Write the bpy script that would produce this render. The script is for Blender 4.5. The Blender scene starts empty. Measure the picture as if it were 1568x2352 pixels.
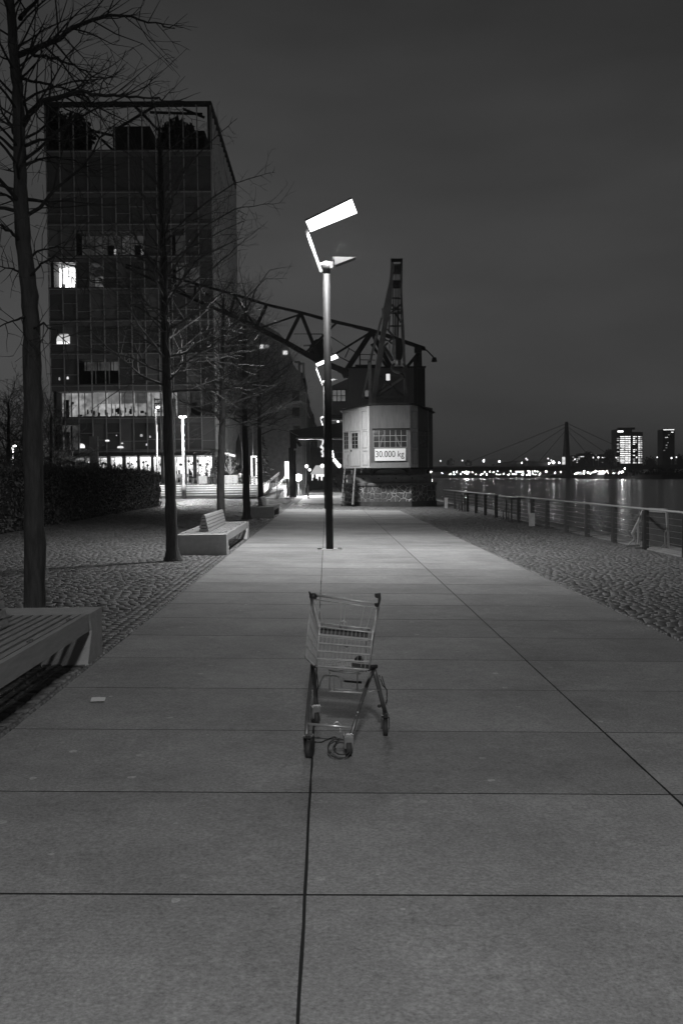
import bpy, math, random
import numpy as np
from mathutils import Vector, Matrix

# ------------------------------------------------------------------ camera, sky, exposure
scene = bpy.context.scene
COL = scene.collection
EYE = 1.75
PITCH, YAW, ROLL = math.radians(-2.063), math.radians(0.828), math.radians(-0.65)
SLOPE = 0.0215                                   # the promenade falls towards the river
FWD = Vector((math.sin(YAW)*math.cos(PITCH), math.cos(YAW)*math.cos(PITCH), math.sin(PITCH)))
_rt = Vector((math.cos(YAW), -math.sin(YAW), 0)); _up = _rt.cross(FWD)
RGT = _rt*math.cos(ROLL) + _up*math.sin(ROLL)
UPV = -_rt*math.sin(ROLL) + _up*math.cos(ROLL)
cam_d = bpy.data.cameras.new('camera'); cam = bpy.data.objects.new('camera', cam_d); COL.objects.link(cam)
cam_d.sensor_fit = 'VERTICAL'; cam_d.sensor_height = 36; cam_d.sensor_width = 24; cam_d.lens = 35
cam_d.clip_start = 0.1; cam_d.clip_end = 20000
cam.matrix_world = Matrix(((RGT.x, UPV.x, -FWD.x, 0), (RGT.y, UPV.y, -FWD.y, 0), (RGT.z, UPV.z, -FWD.z, EYE), (0, 0, 0, 1)))
scene.camera = cam

scene.view_settings.view_transform = 'Standard'; scene.view_settings.look = 'None'
scene.view_settings.exposure = 0.0; scene.view_settings.gamma = 1.0
scene.view_settings.use_curve_mapping = False
scene.cycles.use_denoising = True
scene.cycles.max_bounces = 6; scene.cycles.diffuse_bounces = 3; scene.cycles.glossy_bounces = 4
scene.cycles.transparent_max_bounces = 12
scene.cycles.sample_clamp_indirect = 3.0
scene.cycles.caustics_reflective = False; scene.cycles.caustics_refractive = False

world = bpy.data.worlds.new('World'); scene.world = world; world.use_nodes = True
wn = world.node_tree; wn.nodes.clear()
def N(nt, t, **kw):
    n = nt.nodes.new(t)
    for k, v in kw.items(): setattr(n, k, v)
    return n
wo = N(wn, 'ShaderNodeOutputWorld'); wb = N(wn, 'ShaderNodeBackground'); wn.links.new(wb.outputs[0], wo.inputs[0])
wt = N(wn, 'ShaderNodeTexCoord')
# low night sky: a dim sky texture in grey plus the glow of the town under an even cloud cover
sky = N(wn, 'ShaderNodeTexSky', sky_type='NISHITA', sun_disc=False)
sky.sun_elevation = math.radians(-3.0); sky.sun_rotation = math.radians(-35)
bw = N(wn, 'ShaderNodeRGBToBW'); wn.links.new(sky.outputs[0], bw.inputs[0])
skm = N(wn, 'ShaderNodeMath', operation='MULTIPLY'); skm.inputs[1].default_value = 0.05; wn.links.new(bw.outputs[0], skm.inputs[0])
sep = N(wn, 'ShaderNodeSeparateXYZ'); wn.links.new(wt.outputs['Generated'], sep.inputs[0])
ramp = N(wn, 'ShaderNodeValToRGB'); wn.links.new(sep.outputs[2], ramp.inputs[0])
cr = ramp.color_ramp
cr.elements[0].position = 0.0; cr.elements[0].color = (.056,)*3 + (1,)
cr.elements[1].position = 1.0; cr.elements[1].color = (.022,)*3 + (1,)
for p_, v_ in ((.12, .058), (.22, .054), (.34, .045), (.45, .034), (.6, .028)):
    e = cr.elements.new(p_); e.color = (v_,)*3 + (1,)
cl = N(wn, 'ShaderNodeTexNoise'); cl.inputs['Scale'].default_value = 2.2; cl.inputs['Detail'].default_value = 6.0
cmap = N(wn, 'ShaderNodeMapping'); cmap.inputs['Scale'].default_value = (1, 1, 3.5)
wn.links.new(wt.outputs['Generated'], cmap.inputs[0]); wn.links.new(cmap.outputs[0], cl.inputs['Vector'])
cmr = N(wn, 'ShaderNodeMapRange'); wn.links.new(cl.outputs[0], cmr.inputs[0])
cmr.inputs[1].default_value = .25; cmr.inputs[2].default_value = .75; cmr.inputs[3].default_value = .66; cmr.inputs[4].default_value = 1.36
# brighter over the town (left), darker over the river
xr = N(wn, 'ShaderNodeMapRange'); wn.links.new(sep.outputs[0], xr.inputs[0])
xr.inputs[1].default_value = -.35; xr.inputs[2].default_value = .35; xr.inputs[3].default_value = 1.08; xr.inputs[4].default_value = .80
m1 = N(wn, 'ShaderNodeMath', operation='MULTIPLY'); wn.links.new(ramp.outputs[0], m1.inputs[0]); wn.links.new(cmr.outputs[0], m1.inputs[1])
m2 = N(wn, 'ShaderNodeMath', operation='MULTIPLY'); wn.links.new(m1.outputs[0], m2.inputs[0]); wn.links.new(xr.outputs[0], m2.inputs[1])
m3 = N(wn, 'ShaderNodeMath', operation='ADD'); wn.links.new(m2.outputs[0], m3.inputs[0]); wn.links.new(skm.outputs[0], m3.inputs[1])
wn.links.new(m3.outputs[0], wb.inputs[0]); wb.inputs[1].default_value = 0.9

# ------------------------------------------------------------------ measuring helpers (photograph at 1568 x 2352 -> world)
FPX = 35/36*2352
def ray(px, py): return FWD + RGT*((px-784)/FPX) + UPV*((1176-py)/FPX)
def P(px, py, Y):
    r = ray(px, py); return Vector((0, 0, EYE)) + r*(Y/r.y)
def PZ(px, py, z):
    r = ray(px, py); return Vector((0, 0, EYE)) + r*((z-EYE)/r.z)
def gz(x): return -SLOPE*max(x, -15.0)
def G(px, py, h=0.0):
    r = ray(px, py); t = (h-EYE)/(r.z + SLOPE*r.x); return Vector((0, 0, EYE)) + r*t
def crop(x0, y0, s):                              # a zoomed crop of the photograph -> 1568 scale
    return lambda x, y: ((x0+x*s)/1.22449, (y0+y*s)/1.22449)

# ------------------------------------------------------------------ materials
MATS = {}
def mat(name, g, rough=.7, metal=0.0, var=.25, scale=6.0, bump=0.0, bscale=40.0, spec=.5, stretch=None, coat=0.0):
    if name in MATS: return MATS[name]
    m = bpy.data.materials.new(name); m.use_nodes = True; nt = m.node_tree
    b = nt.nodes['Principled BSDF']
    b.inputs['Roughness'].default_value = rough; b.inputs['Metallic'].default_value = metal
    b.inputs['Specular IOR Level'].default_value = spec
    tc = N(nt, 'ShaderNodeTexCoord'); src = tc.outputs['Object']
    if stretch:
        mp = N(nt, 'ShaderNodeMapping'); mp.inputs['Scale'].default_value = stretch
        nt.links.new(src, mp.inputs[0]); src = mp.outputs[0]
    no = N(nt, 'ShaderNodeTexNoise'); no.inputs['Scale'].default_value = scale; no.inputs['Detail'].default_value = 6; no.inputs['Roughness'].default_value = .65
    nt.links.new(src, no.inputs['Vector'])
    mr = N(nt, 'ShaderNodeMapRange'); nt.links.new(no.outputs[0], mr.inputs[0])
    mr.inputs[1].default_value = .25; mr.inputs[2].default_value = .75
    mr.inputs[3].default_value = g*(1-var); mr.inputs[4].default_value = g*(1+var)
    nt.links.new(mr.outputs[0], b.inputs['Base Color'])
    r2 = N(nt, 'ShaderNodeMapRange'); nt.links.new(no.outputs[0], r2.inputs[0])
    r2.inputs[3].default_value = max(.02, rough-.12); r2.inputs[4].default_value = min(1, rough+.12)
    nt.links.new(r2.outputs[0], b.inputs['Roughness'])
    if bump:
        n2 = N(nt, 'ShaderNodeTexNoise'); n2.inputs['Scale'].default_value = bscale; n2.inputs['Detail'].default_value = 4
        nt.links.new(src, n2.inputs['Vector'])
        bp = N(nt, 'ShaderNodeBump'); bp.inputs['Strength'].default_value = bump; bp.inputs['Distance'].default_value = .02
        nt.links.new(n2.outputs[0], bp.inputs['Height']); nt.links.new(bp.outputs[0], b.inputs['Normal'])
    MATS[name] = m; return m
def emit(name, s, var=0.0, scale=3.0, lo=None):
    if name in MATS: return MATS[name]
    m = bpy.data.materials.new(name); m.use_nodes = True; nt = m.node_tree; nt.nodes.clear()
    o = N(nt, 'ShaderNodeOutputMaterial'); e = N(nt, 'ShaderNodeEmission'); nt.links.new(e.outputs[0], o.inputs[0])
    e.inputs[0].default_value = (1, 1, 1, 1); e.inputs[1].default_value = s
    if var:
        tc = N(nt, 'ShaderNodeTexCoord'); no = N(nt, 'ShaderNodeTexNoise'); no.inputs['Scale'].default_value = scale; no.inputs['Detail'].default_value = 5
        nt.links.new(tc.outputs['Object'], no.inputs['Vector'])
        mr = N(nt, 'ShaderNodeMapRange'); nt.links.new(no.outputs[0], mr.inputs[0])
        mr.inputs[1].default_value = .3; mr.inputs[2].default_value = .7
        mr.inputs[3].default_value = s*(1-var) if lo is None else lo; mr.inputs[4].default_value = s*(1+var)
        nt.links.new(mr.outputs[0], e.inputs[1])
    MATS[name] = m; return m
def glass(name, g=.02, rough=.04, see=0.0, spec=.6):
    if name in MATS: return MATS[name]
    m = mat(name, g, rough, var=.2, scale=.7, spec=spec)
    if see:
        nt = m.node_tree; b = nt.nodes['Principled BSDF']; o = [n for n in nt.nodes if n.type == 'OUTPUT_MATERIAL'][0]
        t = N(nt, 'ShaderNodeBsdfTransparent'); t.inputs[0].default_value = (.95,)*3 + (1,)
        mx = N(nt, 'ShaderNodeMixShader'); mx.inputs[0].default_value = see
        nt.links.new(b.outputs[0], mx.inputs[1]); nt.links.new(t.outputs[0], mx.inputs[2]); nt.links.new(mx.outputs[0], o.inputs[0])
    return m

# ------------------------------------------------------------------ mesh builder
class MB:
    def __init__(s): s.v = []; s.f = []
    def add(s, vs, fs):
        o = len(s.v); s.v += [tuple(v) for v in vs]; s.f += [tuple(i+o for i in f) for f in fs]; return s
    def hexa(s, a):                               # 8 corners: bottom 4 ccw, top 4 ccw
        return s.add(a, [(3, 2, 1, 0), (4, 5, 6, 7), (0, 1, 5, 4), (1, 2, 6, 5), (2, 3, 7, 6), (3, 0, 4, 7)])
    def box(s, c, d, rz=0.0):
        c = Vector(c); x, y, z = d[0]/2, d[1]/2, d[2]/2; ca, sa = math.cos(rz), math.sin(rz)
        return s.hexa([c+Vector((i*ca-j*sa, i*sa+j*ca, k)) for i, j, k in
                       ((-x, -y, -z), (x, -y, -z), (x, y, -z), (-x, y, -z), (-x, -y, z), (x, -y, z), (x, y, z), (-x, y, z))])
    def bx(s, x0, x1, y0, y1, z0, z1): return s.box(((x0+x1)/2, (y0+y1)/2, (z0+z1)/2), (x1-x0, y1-y0, z1-z0))
    def bar(s, p, q, w, h=None, up=(0, 0, 1), w2=None, h2=None):
        p, q = Vector(p), Vector(q); h = h or w; d = (q-p).normalized(); u = Vector(up)
        if abs(d.dot(u)) > .98: u = Vector((0, 1, 0))
        r = d.cross(u).normalized(); u = r.cross(d); w2 = w2 or w; h2 = h2 or h
        a = [p-r*w/2-u*h/2, p+r*w/2-u*h/2, p+r*w/2+u*h/2, p-r*w/2+u*h/2]
        b = [q-r*w2/2-u*h2/2, q+r*w2/2-u*h2/2, q+r*w2/2+u*h2/2, q-r*w2/2+u*h2/2]
        return s.add(a+b, [(3, 2, 1, 0), (4, 5, 6, 7), (0, 1, 5, 4), (1, 2, 6, 5), (2, 3, 7, 6), (3, 0, 4, 7)])
    def tube(s, pts, r, n=6, cap=True):
        pts = [Vector(p) for p in pts]; m = len(pts)
        rs = r if isinstance(r, (list, tuple)) else [r]*m
        base = len(s.v); ref = None
        for i in range(m):
            d = (pts[min(i+1, m-1)]-pts[max(i-1, 0)])
            if d.length < 1e-9: d = Vector((0, 0, 1))
            d.normalize()
            if ref is None: ref = Vector((0, 0, 1)) if abs(d.z) < .9 else Vector((1, 0, 0))
            a = d.cross(ref).normalized(); b = a.cross(d); ref = b
            for k in range(n):
                t = 2*math.pi*k/n
                s.v.append(tuple(pts[i]+(a*math.cos(t)+b*math.sin(t))*rs[i]))
        for i in range(m-1):
            for k in range(n):
                k2 = (k+1) % n
                s.f.append((base+i*n+k, base+i*n+k2, base+(i+1)*n+k2, base+(i+1)*n+k))
        if cap:
            s.f.append(tuple(base+k for k in reversed(range(n)))); s.f.append(tuple(base+(m-1)*n+k for k in range(n)))
        return s
    def prism(s, pts, d):                         # polygon extruded by d
        pts = [Vector(p) for p in pts]; d = Vector(d); n = len(pts)
        return s.add(pts+[p+d for p in pts], [tuple(reversed(range(n))), tuple(range(n, 2*n))] +
                     [(i, (i+1) % n, n+(i+1) % n, n+i) for i in range(n)])
    def quad(s, a, b, c, d): return s.add([a, b, c, d], [(0, 1, 2, 3)])
    def lathe(s, c, prof, n=16, ang0=0.0):
        c = Vector(c); base = len(s.v)
        for r, z in prof:
            for k in range(n):
                t = ang0+2*math.pi*k/n; s.v.append((c.x+r*math.cos(t), c.y+r*math.sin(t), c.z+z))
        m = len(prof)
        for i in range(m-1):
            for k in range(n):
                k2 = (k+1) % n; s.f.append((base+i*n+k, base+i*n+k2, base+(i+1)*n+k2, base+(i+1)*n+k))
        s.f.append(tuple(base+k for k in reversed(range(n)))); s.f.append(tuple(base+(m-1)*n+k for k in range(n)))
        return s
    def ball(s, c, r, n=8, m=6):
        r = r if isinstance(r, (tuple, list)) else (r, r, r); c = Vector(c); base = len(s.v)
        s.v.append((c.x, c.y, c.z-r[2]))
        for i in range(1, m):
            a = math.pi*i/m
            for k in range(n):
                t = 2*math.pi*k/n
                s.v.append((c.x+r[0]*math.sin(a)*math.cos(t), c.y+r[1]*math.sin(a)*math.sin(t), c.z-r[2]*math.cos(a)))
        s.v.append((c.x, c.y, c.z+r[2])); top = len(s.v)-1
        for k in range(n): s.f.append((base, base+1+(k+1) % n, base+1+k)); s.f.append((top, top-n+k, top-n+(k+1) % n))
        for i in range(m-2):
            for k in range(n):
                a = base+1+i*n+k; b = base+1+i*n+(k+1) % n; s.f.append((a, b, b+n, a+n))
        return s
    def cyl(s, p, q, r, n=12): return s.tube([p, q], r, n)
    def leaf(s, c, size, rnd):
        a = Vector((rnd.gauss(0, 1), rnd.gauss(0, 1), rnd.gauss(0, 1))).normalized()
        b = a.orthogonal().normalized(); b = (b*math.cos(rnd.random()*6.28)+a.cross(b)*math.sin(rnd.random()*6.28))
        w = a.cross(b); c = Vector(c); l = size*rnd.uniform(.7, 1.4)
        return s.add([c-b*l, c+w*l*.5, c+b*l, c-w*l*.5], [(0, 1, 2, 3)])
    def build(s, name, m, parent=None, smooth=False):
        me = bpy.data.meshes.new(name); off = root_loc(parent)
        me.from_pydata([(v[0]-off.x, v[1]-off.y, v[2]-off.z) for v in s.v], [], s.f); me.update()
        o = bpy.data.objects.new(name, me); COL.objects.link(o)
        if m: me.materials.append(m)
        if smooth:
            me.polygons.foreach_set('use_smooth', [True]*len(me.polygons))
        if parent: o.parent = parent
        return o
def root_loc(o):
    v = Vector((0, 0, 0))
    while o is not None: v = v+o.location; o = o.parent
    return v
def tag(o, label=None, cat=None, group=None, kind=None):
    if label: o['label'] = label
    if cat: o['category'] = cat
    if group: o['group'] = group
    if kind: o['kind'] = kind
    return o
def thing(name, loc, label, cat, group=None):
    o = bpy.data.objects.new(name, None); COL.objects.link(o); o.location = loc; o.empty_display_size = .2
    return tag(o, label, cat, group)
def copy_tree(o, parent=None):
    c = o.copy(); COL.objects.link(c)
    if parent: c.parent = parent
    for ch in list(o.children): copy_tree(ch, c)
    return c
def struct(name, mb, m): return tag(mb.build(name, m), kind='structure')

# shared materials
M_steel = mat('galvanised_steel', .42, .38, .85, var=.15, scale=14)
M_chrome = mat('zinc_wire', .56, .34, .25, var=.15, scale=30)
M_dark = mat('dark_painted_steel', .04, .55, .2, var=.3, scale=5)
M_darker = mat('black_steel', .022, .6, .1, var=.3, scale=3)
M_plastic = mat('black_plastic', .02, .5, var=.2)
M_rubber = mat('grey_rubber', .035, .7, var=.2)
M_conc = mat('bench_concrete', .42, .85, var=.18, scale=9, bump=.25, bscale=60)
M_wood = mat('weathered_slat_wood', .3, .6, var=.4, scale=5, stretch=(9, 1, 9), bump=.3, bscale=30)
M_bark = mat('tree_bark', .06, .9, var=.6, scale=7, stretch=(3, 3, .5), bump=1.0, bscale=9)
M_twig = mat('bare_twigs', .095, .75, var=.4, scale=4)

# ------------------------------------------------------------------ setting: ground, pavement, cobbles, river
QX = 8.35                                         # quay edge
g = MB()
ys = [-60, 140, 500, 2600]
for i in range(3):
    y0, y1 = ys[i], ys[i+1]
    g.quad((-15, y0, gz(-15)-.02), (QX, y0, gz(QX)-.02), (QX, y1, gz(QX)-.02), (-15, y1, gz(-15)-.02))
    g.quad((-2500, y0, gz(-15)-.02), (-15, y0, gz(-15)-.02), (-15, y1, gz(-15)-.02), (-2500, y1, gz(-15)-.02))
struct('ground', g, mat('ground_sand_joint', .06, .9, var=.4, scale=3, bump=.3, bscale=30))
WATER = -4.6
q = MB(); q.bx(QX-.02, QX+.45, -60, 2600, WATER-3, gz(QX)+.05)
struct('quay_wall', q, mat('quay_stone', .2, .8, var=.4, scale=2.5, bump=.5, bscale=8))

# water
mw = bpy.data.materials.new('river_water'); mw.use_nodes = True; nt = mw.node_tree; b = nt.nodes['Principled BSDF']
b.inputs['Base Color'].default_value = (.012, .012, .012, 1); b.inputs['Roughness'].default_value = .18; b.inputs['IOR'].default_value = 1.33
tc = N(nt, 'ShaderNodeTexCoord'); mp = N(nt, 'ShaderNodeMapping'); mp.inputs['Scale'].default_value = (.35, .8, 1)
nt.links.new(tc.outputs['Object'], mp.inputs[0])
no = N(nt, 'ShaderNodeTexNoise'); no.inputs['Scale'].default_value = 1.0; no.inputs['Detail'].default_value = 3; nt.links.new(mp.outputs[0], no.inputs['Vector'])
bp = N(nt, 'ShaderNodeBump'); bp.inputs['Strength'].default_value = .35; bp.inputs['Distance'].default_value = .12
nt.links.new(no.outputs[0], bp.inputs['Height']); nt.links.new(bp.outputs[0], b.inputs['Normal'])
w = MB(); w.quad((QX+.4, -100, WATER), (6000, -100, WATER), (6000, 9000, WATER), (QX+.4, 9000, WATER))
struct('river_water', w, mw)

# pavement slabs, one sheet of separate slabs over a dark bed
rnd = random.Random(3)
JY = [G(745, y).y for y in (2055, 1820, 1678)]
PITCHY = (JY[2]-JY[0])/2; OFFY = JY[0] % PITCHY
XL, XR = -2.165, 3.80
def jx(px, py): return G(px, py).x
XC, XC2 = -.112, 1.893
PV_END = 52.6
mp_ = bpy.data.materials.new('pavement_concrete'); mp_.use_nodes = True; nt = mp_.node_tree; b = nt.nodes['Principled BSDF']
b.inputs['Roughness'].default_value = .78; b.inputs['Specular IOR Level'].default_value = .28
tc = N(nt, 'ShaderNodeTexCoord')
def noise(sc, det=5, rg=.6):
    n = N(nt, 'ShaderNodeTexNoise'); n.inputs['Scale'].default_value = sc; n.inputs['Detail'].default_value = det; n.inputs['Roughness'].default_value = rg
    nt.links.new(tc.outputs['Object'], n.inputs['Vector']); return n
def mrange(src, a, b_, c, d):
    n = N(nt, 'ShaderNodeMapRange'); nt.links.new(src, n.inputs[0])
    for i, v in enumerate((a, b_, c, d)): n.inputs[1+i].default_value = v
    return n.outputs[0]
def mul(a, b_):
    n = N(nt, 'ShaderNodeMath', operation='MULTIPLY'); nt.links.new(a, n.inputs[0]); nt.links.new(b_, n.inputs[1]); return n.outputs[0]
at = N(nt, 'ShaderNodeAttribute', attribute_name='tone')
v1 = mrange(noise(.8, 7, .68).outputs[0], .3, .7, .74, 1.2)
v2 = mrange(noise(55, 5, .8).outputs[0], .28, .72, .5, 1.5)
v3 = mrange(noise(11, 6, .7).outputs[0], .3, .7, .88, 1.1)
base = mul(mul(v1, v2), mul(v3, at.outputs['Fac']))
vo = N(nt, 'ShaderNodeTexVoronoi', feature='F1', voronoi_dimensions='2D'); vo.inputs['Scale'].default_value = 1.9; vo.inputs['Randomness'].default_value = 1
nz = noise(9, 2); vm = N(nt, 'ShaderNodeVectorMath', operation='MULTIPLY_ADD'); vm.inputs[1].default_value = (.05, .05, 0)
nt.links.new(nz.outputs[1], vm.inputs[0]); nt.links.new(tc.outputs['Object'], vm.inputs[2]); nt.links.new(vm.outputs[0], vo.inputs['Vector'])
spr = N(nt, 'ShaderNodeSeparateColor'); nt.links.new(vo.outputs['Color'], spr.inputs[0])
szr = mrange(spr.outputs[0], .3, 1, 0, .055)      # radius of the trodden gum spot in each cell, none in a third of them
lt = N(nt, 'ShaderNodeMath', operation='LESS_THAN'); nt.links.new(vo.outputs['Distance'], lt.inputs[0]); nt.links.new(szr, lt.inputs[1])
tn = mrange(spr.outputs[1], 0, 1, .1, .8)
gm = mul(lt.outputs[0], tn); one = N(nt, 'ShaderNodeMath', operation='ADD'); one.inputs[1].default_value = 1; nt.links.new(gm, one.inputs[0])
base = mul(base, one.outputs[0])
fin = N(nt, 'ShaderNodeMath', operation='MULTIPLY'); nt.links.new(base, fin.inputs[0]); fin.inputs[1].default_value = .30
nt.links.new(fin.outputs[0], b.inputs['Base Color'])
bp = N(nt, 'ShaderNodeBump'); bp.inputs['Strength'].default_value = .25; bp.inputs['Distance'].default_value = .004
nt.links.new(noise(220, 2).outputs[0], bp.inputs['Height']); nt.links.new(bp.outputs[0], b.inputs['Normal'])

pv = MB(); tones = []
def slab(x0, x1, y0, y1, gap_l=.006, gap_r=.006, gap_y=.006):
    tv = rnd.uniform(.86, 1.1); dz = rnd.uniform(0, .0012); n0 = len(pv.v)
    nx = 4; e = .006
    # ragged arrises along the joints
    def wob(): return rnd.uniform(0, .005)
    bot = -.03
    xs0, xs1 = x0+gap_l, x1-gap_r; y0 += gap_y; y1 -= gap_y
    L, R, B, T = [], [], [], []
    for k in range(6): L.append((xs0+wob(), y0+(y1-y0)*k/5))
    for k in range(6): R.append((xs1-wob(), y1-(y1-y0)*k/5))
    ring = [(L[0][0], L[0][1])]+L[1:]+R
    pts = [Vector((x, y, gz(x)+dz)) for x, y in ring]
    low = [Vector((x, y, gz(x)+bot)) for x, y in ring]
    n = len(pts)
    pv.add(pts+low, [tuple(reversed(range(n)))]+[(i, (i+1) % n, n+(i+1) % n, n+i) for i in range(n)])
    tones.extend([tv]*(len(pv.v)-n0))
k0 = int((-9-OFFY)/PITCHY); y = OFFY+k0*PITCHY
while y < PV_END-.2:
    y1 = min(y+PITCHY, PV_END)
    slab(XL, XC, y, y1, 0, .004, .0115); slab(XC, XC2, y, y1, .004, .006, .0115); slab(XC2, XR, y, y1, .006, 0, .0115)
    y = y1
y = 64.0
while y < 175:
    for a_, b_ in ((-1.9, -.105), (-.105, 1.6)): slab(a_, b_, y, y+2.7)
    y += 2.7
pav = tag(pv.build('pavement', mp_), kind='structure')
ta = pav.data.attributes.new('tone', 'FLOAT', 'POINT'); ta.data.foreach_set('value', tones)
bed = MB(); bed.quad((XL, -9, gz(XL)-.0018), (XR, -9, gz(XR)-.0018), (XR, PV_END, gz(XR)-.0018), (XL, PV_END, gz(XL)-.0018))
struct('pavement_bed', bed, mat('joint_dirt', .012, .95, var=.4, scale=20))

# cobbles: thousands of small setts, nobody counts them
def cobbles(name, regions, seed):
    r = np.random.default_rng(seed); V = []
    for (xa, xb, ya, yb, along) in regions:
        if along: u0, u1, w0, w1 = ya, yb, xa, xb
        else: u0, u1, w0, w1 = xa, xb, ya, yb
        ww = w0
        while ww < w1-.03:
            hgt = r.uniform(.088, .108); we = min(ww+hgt, w1)
            n = int((u1-u0)/.09)+3
            ln = r.uniform(.10, .17, n); u = u0-r.uniform(0, .15)+np.concatenate([[0], np.cumsum(ln)])
            a, b2 = np.clip(u[:-1], u0, u1), np.clip(u[1:], u0, u1)
            ok = (b2-a) > .03; a, b2 = a[ok], b2[ok]; k = len(a)
            gp = .0035
            sk = r.normal(0, .005, (k, 2)); top = r.normal(.005, .002, k); tu = r.normal(0, .0018, k); tw_ = r.normal(0, .0022, k); tl = np.stack([-tu-tw_, tu-tw_, tu+tw_, -tu+tw_], 1)+r.normal(0, .0015, (k, 4))
            ins = r.uniform(.005, .010, k)
            c0 = np.full(k, ww+gp)+sk[:, 0]; c1 = np.full(k, we-gp)+sk[:, 1]; a = a+gp; b2 = b2-gp
            U = np.stack([a, b2, b2, a, a+ins, b2-ins, b2-ins, a+ins], 1)
            Wd = np.stack([c0, c0, c1, c1, c0+ins, c0+ins, c1-ins, c1-ins], 1)
            Z = np.concatenate([np.full((k, 4), -.02), top[:, None]+tl], 1)
            X, Yy = (Wd, U) if along else (U, Wd)
            V.append(np.stack([X, Yy, -SLOPE*np.maximum(X, -15)+Z], 2).reshape(-1, 3)); ww = we
    V = np.concatenate(V); k = len(V)//8
    fl = np.array([[4, 5, 6, 7], [0, 1, 5, 4], [1, 2, 6, 5], [2, 3, 7, 6], [3, 0, 4, 7]])
    flip = regions[0][4]
    F_ = (np.arange(k)[:, None, None]*8+fl[None]).reshape(-1, 4)
    me = bpy.data.meshes.new(name); me.vertices.add(len(V)); me.vertices.foreach_set('co', V.ravel())
    me.loops.add(F_.size); me.loops.foreach_set('vertex_index', F_.ravel().astype(np.int32))
    me.polygons.add(len(F_)); me.polygons.foreach_set('loop_start', np.arange(0, F_.size, 4, dtype=np.int32))
    me.update(calc_edges=True)
    tn = me.attributes.new('tone', 'FLOAT', 'POINT')
    tn.data.foreach_set('value', np.repeat(np.random.default_rng(seed+1).uniform(.62, 1.38, k), 8))
    o = bpy.data.objects.new(name, me); COL.objects.link(o)
    me.materials.append(cob_mat()); tag(o, kind='stuff'); return o
def cob_mat():
    if 'granite_sett' in MATS: return MATS['granite_sett']
    m = mat('granite_sett', .135, .55, var=.35, scale=60, bump=.4, bscale=90)
    nt = m.node_tree; b = nt.nodes['Principled BSDF']; lk = b.inputs['Base Color'].links[0]; src = lk.from_socket
    a = N(nt, 'ShaderNodeAttribute', attribute_name='tone'); mu = N(nt, 'ShaderNodeMath', operation='MULTIPLY')
    nt.links.new(src, mu.inputs[0]); nt.links.new(a.outputs['Fac'], mu.inputs[1]); nt.links.new(mu.outputs[0], b.inputs['Base Color'])
    return m
tag(cobbles('cobblestones', [(-9.6, XL-.36, 1.5, 74.0, False), (XL, 0.2, 52.7, 64, False)], 5), 'dark granite setts laid in rows under the trees and benches', 'cobbles')
tag(cobbles('cobblestones', [(XR+.02, QX-.03, 1.0, 62.0, False), (0.2, XR+.02, 52.7, 62, False)], 6), 'dark granite setts between the pale pavement and the river railing', 'cobbles')
tag(cobbles('edging_setts', [(XL-.36, XL-.01, 0.5, 52.6, True)], 7), 'three rows of setts edging the pavement beside the benches', 'cobbles')

# ------------------------------------------------------------------ lamp posts along the promenade
zl = crop(700, 520, .38265)
LY = 23.8; LAMP_W = 870.0
def lampP(x, y, Y): return P(*zl(x, y), Y)
L0 = Vector((G(757, 1262).x, LY, 0)); L0.z = gz(L0.x)
lamp = thing('street_lamp', L0, 'nearest tall steel lamp post with tilted glowing panel, standing on the pavement', 'street lamp', 'mirror lamp posts along the promenade')
m_ = MB(); top = lampP(570, 565, LY); x0 = L0.x
def col(z): return Vector((L0.x, LY, z))
zt = top.z; zc = lampP(570, 655, LY).z
m_.lathe(col(0), [(.088, L0.z), (.088, zc-L0.z+L0.z-.004), (.084, zc-.003), (.03, zc-.002)], 20)
m_.build('pole', mat('brushed_lamp_steel', .014, .65, .0, var=.25, scale=8, spec=.15), lamp, True)
m_ = MB(); m_.lathe(col(0), [(.089, zc+.002), (.089, zt-.04), (.07, zt-.005), (.03, zt)], 20); m_.build('collar', mat('pale_collar', .08, .5, .1), lamp, True)
m_ = MB(); m_.lathe(col(L0.z), [(.30, 0), (.30, .012), (.10, .014)], 24)
m_.box((L0.x-.24, LY-.02, L0.z+.03), (.1, .06, .035)); m_.box((L0.x+.24, LY-.02, L0.z+.03), (.1, .06, .035))
m_.build('base_plate', mat('bright_base_steel', .6, .4, .4), lamp)
m_ = MB()
a0, a1 = lampP(528, 632, LY), lampP(424, 340, LY)
m_.bar(a0, a1, .07, .05, (0, 1, 0)); m_.bar(lampP(505, 580, LY), lampP(570, 582, LY), .05, .06); m_.bar(lampP(520, 632, LY), lampP(565, 632, LY), .05, .05)
m_.cyl(lampP(424, 340, LY-.05), lampP(424, 340, LY+.05), .045, 10); m_.cyl(a0+Vector((0, -.04, 0)), a0+Vector((0, .04, 0)), .04, 10)
m_.build('arm', M_steel, lamp)
nl, nr = lampP(415, 268, LY-.5), lampP(757, 103, LY-.5)
fl_, fr = lampP(450, 346, LY+.5), lampP(795, 206, LY+.5)
n_ = (nr-nl).cross(fl_-nl).normalized()
if n_.z < 0: n_ = -n_
m_ = MB(); m_.hexa([nl, nr, fr, fl_, nl+n_*.05, nr+n_*.05, fr+n_*.05, fl_+n_*.05])
pan = m_.build('reflector_panel', mat('white_lacquer', .75, .5), lamp)
ins = .012
cc = (nl+nr+fr+fl_)/4
m_ = MB(); m_.add([p_+(cc-p_)*ins-n_*.004 for p_ in (nl, fl_, fr, nr)], [(3, 2, 1, 0)])
m_.build('glowing_face', emit('lamp_panel_glow', 5.0), pan)
ad = bpy.data.lights.new('panel_light', 'AREA'); ad.shape = 'RECTANGLE'; ad.size = 1.0; ad.size_y = 1.0; ad.energy = LAMP_W; ad.spread = math.radians(146)
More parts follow.
